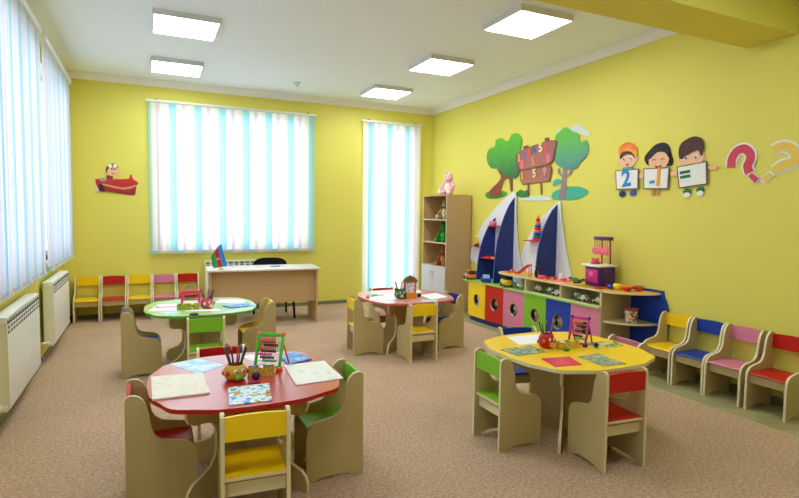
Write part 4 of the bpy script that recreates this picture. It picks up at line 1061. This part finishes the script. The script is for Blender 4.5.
K={
 "cap":[(4.288, 2.181), (4.277, 2.249), (4.187, 2.291), (4.089, 2.262), (4.045, 2.198), (4.053, 2.122), (4.083, 2.156), (4.143, 2.198), (4.225, 2.196), (4.267, 2.168)],
 "cboard1":[(4.316, 2.004), (4.007, 2.003), (4.002, 1.791), (4.296, 1.796)],
 "hair2":[(3.939, 2.057), (3.957, 2.114), (3.894, 2.183), (3.823, 2.23), (3.738, 2.24), (3.671, 2.199), (3.639, 2.109), (3.619, 2.036), (3.669, 2.004), (3.886, 2.027)],
 "cboard2":[(3.951, 1.999), (3.644, 1.99), (3.649, 1.778), (3.941, 1.791)],
 "hair3":[(3.545, 2.065), (3.56, 2.137), (3.537, 2.206), (3.468, 2.244), (3.393, 2.256), (3.325, 2.225), (3.301, 2.15), (3.326, 2.069), (3.354, 2.124), (3.386, 2.12), (3.448, 2.103), (3.503, 2.069)],
 "cboard3":[(3.573, 1.989), (3.26, 2.018), (3.245, 1.808), (3.536, 1.781)],
 "centers":[(4.165, 2.119), (3.783, 2.069), (3.426, 2.066), (4.161, 1.902), (3.837, 1.872), (3.763, 1.895), (3.471, 1.9), (4.219, 1.748), (4.079, 1.754), (3.828, 1.749), (3.772, 1.748), (3.455, 1.733), (3.321, 1.745), (4.331, 1.946), (3.978, 1.925), (3.597, 1.927), (3.207, 1.958), (4.151, 2.032)],
 "q1":[(3.043, 1.946), (3.04, 2.021), (3.0, 2.082), (2.936, 2.096), (2.886, 2.049), (2.883, 1.997), (2.903, 1.946), (2.883, 1.888)],
 "q1d":[(2.892, 1.862), (2.862, 1.887), (2.804, 1.836), (2.833, 1.796)],
 "q2":[(2.702, 2.058), (2.637, 2.083), (2.566, 2.058), (2.528, 2.002), (2.547, 1.945), (2.62, 1.935), (2.684, 1.89)],
 "q2d":[(2.722, 1.882), (2.691, 1.856), (2.747, 1.798), (2.788, 1.835)],
}
A={
 "body":[(-0.626, 1.921), (-0.529, 1.932), (-0.418, 1.936), (-0.219, 1.947), (-0.199, 1.994), (-0.177, 2.009), (-0.158, 1.946), (-0.09, 1.899), (-0.119, 1.849), (-0.131, 1.743), (-0.172, 1.72), (-0.286, 1.734), (-0.52, 1.764), (-0.58, 1.785)],
 "wing":[(-0.518, 1.87), (-0.296, 1.822), (-0.132, 1.863), (-0.126, 1.842), (-0.284, 1.794), (-0.524, 1.849)],
 "engine":[(-0.579, 1.861), (-0.536, 1.849), (-0.508, 1.76), (-0.58, 1.771)],
 "c":[(-0.61, 1.812), (-0.529, 1.925), (-0.416, 2.04), (-0.336, 2.034), (-0.439, 2.122), (-0.378, 2.125), (-0.418, 2.074), (-0.385, 2.076), (-0.407, 2.013)],
 "cap":[(-0.488, 2.016), (-0.487, 2.085), (-0.451, 2.139), (-0.377, 2.148), (-0.343, 2.113), (-0.351, 2.091), (-0.415, 2.102), (-0.459, 2.079)],
 "prop":[(-0.626, 1.887), (-0.578, 1.882), (-0.561, 1.848), (-0.58, 1.778), (-0.629, 1.742), (-0.64, 1.79)],
 "scarf":[(-0.485, 1.982), (-0.417, 1.984), (-0.412, 1.936), (-0.48, 1.934)],
}
# ---------------------------------------------------------------- wall stickers (flat boards standing a little off the wall)
def vm(name, c0, c1, z0, z1):
    """printed colour that changes from c0 (bottom) to c1 (top) of the sticker"""
    m = bpy.data.materials.new(name); m.use_nodes = True
    nt = m.node_tree; N = nt.nodes; L = nt.links; b = N['Principled BSDF']; b.inputs['Roughness'].default_value = .5
    g = N.new('ShaderNodeNewGeometry'); s = N.new('ShaderNodeSeparateXYZ'); L.new(g.outputs['Position'], s.inputs[0])
    n = N.new('ShaderNodeTexNoise'); n.inputs['Scale'].default_value = 9; L.new(g.outputs['Position'], n.inputs[0])
    a = N.new('ShaderNodeMath'); a.operation = 'MULTIPLY_ADD'; a.inputs[1].default_value = .25; L.new(n.outputs[0], a.inputs[0]); L.new(s.outputs[2], a.inputs[2])
    mr = N.new('ShaderNodeMapRange'); mr.inputs['From Min'].default_value = z0+.12; mr.inputs['From Max'].default_value = z1+.12; L.new(a.outputs[0], mr.inputs['Value'])
    mx = N.new('ShaderNodeMix'); mx.data_type = 'RGBA'; mx.inputs[6].default_value = lin(c0)+(1,); mx.inputs[7].default_value = lin(c1)+(1,)
    L.new(mr.outputs[0], mx.inputs[0]); L.new(mx.outputs[2], b.inputs['Base Color']); return m
def st(parent, name, pts, mat, layer, smooth=3, th=.003):
    """part of a right wall sticker; pts are (y,z) room positions"""
    if smooth: pts = spline(pts, smooth)
    oy, oz = parent.location.y, parent.location.z
    mb = MB(); x1 = XR-.004-layer*.0035-parent.location.x
    mb.prism([(a-oy, b_-oz) for a, b_ in pts], x1-th, x1, 'yz'); return mb.build(name, mat, parent)
def wallthing(name, label, cat, y, z, grp=None): return thing(name, label, cat, (XR, y, z), 0, grp)
t = wallthing('tree_sticker', 'left bushy green tree sticker above the big sail', 'wall sticker', 6.4, 1.75)
st(t, 'ground', T['grassL'], vm('print_ground_green', (20,110,40), (60,160,50), 1.74, 1.86), 0)
st(t, 'trunk', T['trunkL'], vm('print_trunk_brown', (150,60,20), (120,70,50), 1.8, 2.2), 1, 2)
st(t, 'foliage', T['leafL'], vm('print_foliage_green', (30,100,60), (90,190,20), 2.05, 2.6), 2)
t = wallthing('tree_sticker', 'right green and blue tree sticker with a grey cloud behind', 'wall sticker', 5.0, 1.7)
st(t, 'cloud', T['cloud'], P('print_cloud', (206,214,206), .5), 0)
st(t, 'ground', T['grassR'], P('print_teal', (70,176,140), .5), 0)
st(t, 'trunk', T['trunkR'], P('print_mauve', (150,124,130), .5), 1, 2)
st(t, 'foliage', T['leafR'], vm('print_foliage_blue', (80,140,140), (96,190,40), 2.1, 2.5), 2)
st(t, 'bush', T['bush'], P('print_teal_bush', (70,166,150), .5), 1)
t = wallthing('sign_sticker', 'wooden sign sticker with coloured numbers between two trees', 'wall sticker', 5.66, 1.7)
st(t, 'pond', T['pond'], P('print_pond', (214,224,220), .5), 0)
st(t, 'grass', T['grassM'], P('print_grass', (50,130,50), .5), 1)
for k in ('post1','post2'): st(t, 'post', T[k], P('print_post', (150,90,70), .5), 1, 0)
for k in ('tab1','tab2'): st(t, 'roof_tab', T[k], P('print_tab', (130,64,44), .5), 1, 0)
signm = vm('print_board_brown', (176,110,90), (160,96,84), 1.9, 2.4)
st(t, 'lower_board', T['signL'], P('print_board_edge', (120,70,60), .5), 2, 0)
def shrink(p, f):
    cy = sum(a for a, b_ in p)/len(p); cz = sum(b_ for a, b_ in p)/len(p); return [(cy+(a-cy)*f, cz+(b_-cz)*f) for a, b_ in p]
st(t, 'lower_board_face', shrink(T['signL'], .93), signm, 3, 0)
st(t, 'upper_board', T['signU'], P('print_board_edge', (120,70,60), .5), 4, 0)
st(t, 'upper_board_face', shrink(T['signU'], .94), signm, 5, 0)
lc = {'1':(250,200,60),'0':(120,110,170),'3':(230,90,40),'A':(50,90,170),'5':(250,230,150),'6':(240,80,100),'8':(245,110,140),'S':(230,150,90),'9':(220,150,150)}
def wall_text(parent, ch, y, z, size, col, layer, rot=0, sc=1, name='digit'):
    m = P('ink_%d_%d_%d' % col, col, .5)
    me = text_mesh(ch, size, .0015, m, name)
    o = mobj(name, me, parent)
    # local x -> -Y, local y -> Z, local z -> -X
    M = Matrix(((0,0,-1,0),(-1,0,0,0),(0,1,0,0),(0,0,0,1))) @ Matrix.Rotation(rot, 4, 'Z') @ Matrix.Diagonal((sc,1,1,1))
    o.matrix_local = Matrix.Translation((XR-.004-layer*.0035-.0005-parent.location.x, y-parent.location.y, z-parent.location.z)) @ M
    return o
for a, y, z in LET: wall_text(t, a, y, z, .15, lc[a], 6.5, .06, 1.0)
skin = P('print_skin', (240,186,150), .5); ink = P('print_ink', (40,24,20), .5); pw = P('print_white', (232,232,226), .5); brn = P('print_frame_brown', (110,74,56), .5)
C_ = K['centers']
def kid(nm, lab, hc, rx, rz_, hair, hairm, board, y0, mouthw, eyes=True, capm=None):
    t = wallthing('child_sticker', lab, 'wall sticker', y0, 1.75)
    st(t, 'face', ellipse(hc[0], hc[1], rx, rz_), skin, 1, 0)
    for q in (-1, 1): st(t, 'ear', ellipse(hc[0]+q*rx, hc[1]-.01, .022, .03, 12), skin, 0, 0)
    st(t, 'hair', hair, hairm, 3 if nm != 2 else 0)
    if nm == 2: st(t, 'fringe', [(hc[0]+.11,hc[1]+.02),(hc[0]+.10,hc[1]+.10),(hc[0],hc[1]+.125),(hc[0]-.10,hc[1]+.10),(hc[0]-.115,hc[1]+.02),(hc[0]-.07,hc[1]+.07),(hc[0]+.02,hc[1]+.08)], hairm, 2)
    for q in (-1, 1):
        if eyes:
            st(t, 'eye_white', ellipse(hc[0]+q*rx*.42, hc[1]-.0, .02, .025, 12), pw, 2, 0)
            st(t, 'pupil', ellipse(hc[0]+q*rx*.4, hc[1]-.004, .008, .011, 10), ink, 4, 0)
        else: st(t, 'closed_eye', [(hc[0]+q*rx*.42-.024,hc[1]+.0),(hc[0]+q*rx*.42,hc[1]+.018),(hc[0]+q*rx*.42+.024,hc[1]),(hc[0]+q*rx*.42,hc[1]+.01)], ink, 3, 2)
    st(t, 'mouth', [(hc[0]-mouthw,hc[1]-.05),(hc[0],hc[1]-.058),(hc[0]+mouthw,hc[1]-.05),(hc[0],hc[1]-.058-mouthw*.9)], P('print_mouth', (190,40,40), .5), 3, 3)
    st(t, 'board_frame', board, brn, 4, 0); st(t, 'board_face', shrink(board, .91), pw, 5, 0)
    return t
t = kid(1, 'boy sticker with an orange cap holding a board with number 2', C_[0], .115, .10, K['cap'], vm('print_cap', (250,200,60), (240,110,30), 2.12, 2.28), K['cboard1'], 4.16, .02)
st(t, 'hair_strip', [(4.27,2.165),(4.22,2.19),(4.14,2.19),(4.08,2.15),(4.075,2.12),(4.12,2.155),(4.2,2.16),(4.26,2.12)], P('print_hair_brown', (90,40,24), .5), 2)
st(t, 'collar', [(4.235,2.0),(4.22,2.03),(4.10,2.03),(4.075,2.0)], P('print_collar_teal', (80,150,150), .5), 2, 0)
wall_text(t, '2', C_[3][0], C_[3][1], .24, (40,130,200), 6.5, .1)
for q in (7, 8): st(t, 'shoe', ellipse(C_[q][0], C_[q][1], .046, .035, 14), P('print_shoe_blue', (30,50,90) if q == 7 else (60,90,160), .5) if q == 7 else P('print_shoe_blue_light', (60,90,160), .5), 1, 0)
for q in (13, 14): st(t, 'hand', ellipse(C_[q][0], C_[q][1], .03, .024, 12), skin, 3, 0)
t = kid(2, 'black haired girl sticker holding a board with minus 1', C_[1], .118, .095, K['hair2'], P('print_hair_black', (30,22,22), .5), K['cboard2'], 3.79, .04, False)
wall_text(t, '-', C_[4][0], C_[4][1]-.0, .20, (40,130,200), 6.5, .1, 1., 'minus_sign'); wall_text(t, '1', C_[5][0], C_[5][1], .25, (240,160,40), 6.5, -.05)
for q in (9, 10): st(t, 'shoe', ellipse(C_[q][0], C_[q][1], .022, .036, 12), P('print_shoe_tan', (196,140,70), .5), 1, 0)
t = kid(3, 'brown haired boy sticker holding a board with an equals sign', C_[2], .125, .11, K['hair3'], P('print_hair_dark', (74,34,24), .5), K['cboard3'], 3.42, .0, True)
wall_text(t, '=', C_[6][0], C_[6][1], .2, (20,110,60), 6.5, .1, 1, 'equals_sign')
for q in (11, 12):
    st(t, 'shoe', ellipse(C_[q][0], C_[q][1]+.012, .042, .032, 14), P('print_shoe_green', (20,110,60), .5), 1, 0); st(t, 'shoe_toe', ellipse(C_[q][0], C_[q][1]-.016, .035, .024, 14), pw, 2, 0)
for q in (15, 16): st(t, 'hand', ellipse(C_[q][0], C_[q][1], .045, .026, 12), skin, 3, 0)
def stroke(path, w_, n=4):
    p = spline(path, n, False); L1 = []; R1 = []
    for i, q in enumerate(p):
        a = p[max(0, i-1)]; b_ = p[min(len(p)-1, i+1)]; dx, dy = b_[0]-a[0], b_[1]-a[1]; d = math.hypot(dx, dy) or 1
        L1.append((q[0]-dy/d*w_, q[1]+dx/d*w_)); R1.append((q[0]+dy/d*w_, q[1]-dx/d*w_))
    return L1+R1[::-1]
for nm, qd, col, lb, y0 in (('q1','q1d',(206,60,84),'red question mark sticker on the right wall',2.93),('q2','q2d',(230,196,84),'pale yellow question mark sticker at the right picture edge',2.63)):
    t = wallthing('question_mark_sticker', lb, 'wall sticker', y0, 1.8)
    mk = P('print_'+('crimson' if nm == 'q1' else 'soft_yellow'), col, .5)
    st(t, 'white_outline', stroke(K[nm], .052), pw, 0, 0); st(t, 'hook', stroke(K[nm], .036), mk, 1, 0)
    st(t, 'dot_outline', shrink(K[qd], 1.35), pw, 0, 0); st(t, 'dot', K[qd], mk, 1, 0)
# plane sticker on the back wall
t = thing('plane_sticker', 'red cartoon plane sticker with a pilot on the back wall', 'wall sticker', (-.38, YB, 1.75), 0)
def sb(name, pts, mat, layer, smooth=3):
    if smooth: pts = spline(pts, smooth)
    y1 = -.004-layer*.0035
    mb = MB(); mb.prism([(a+.38, b_-1.75) for a, b_ in pts], y1-.003, y1, 'xz'); return mb.build(name, mat, t)
c = A['c']
sb('propeller', A['prop'], P('print_propeller', (226,206,170), .5), 1)
sb('fuselage', A['body'], vm('print_plane_red', (130,16,16), (206,30,24), 1.72, 1.95), 2, 2)
sb('wing', A['wing'], P('print_wing_cream', (214,150,110), .5), 3, 2)
sb('engine', A['engine'], P('print_engine', (60,24,40), .5), 3, 2)
sb('exhaust', ellipse(c[1][0], c[1][1], .045, .026), P('print_grey', (150,156,160), .5), 4, 0)
sb('scarf', A['scarf'], P('print_scarf', (150,60,40), .5), 1, 2)
sb('pilot_face', ellipse(c[2][0], c[2][1], .062, .062), skin, 3, 0); sb('pilot_nose', ellipse(c[3][0], c[3][1], .026, .02), skin, 4, 0)
sb('pilot_cap', A['cap'], P('print_cap_brown', (96,60,30), .5), 4, 2)
for q in (4, 5): sb('goggle', ellipse(c[q][0], c[q][1]-.006, .026, .026), P('print_goggle', (236,236,230), .5), 5, 0)
for q in (6, 7): sb('eye', ellipse(c[q][0], c[q][1], .009, .012), ink, 5, 0)
sb('mouth', ellipse(c[8][0], c[8][1], .022, .007), P('print_mouth', (190,40,40)), 5, 0)
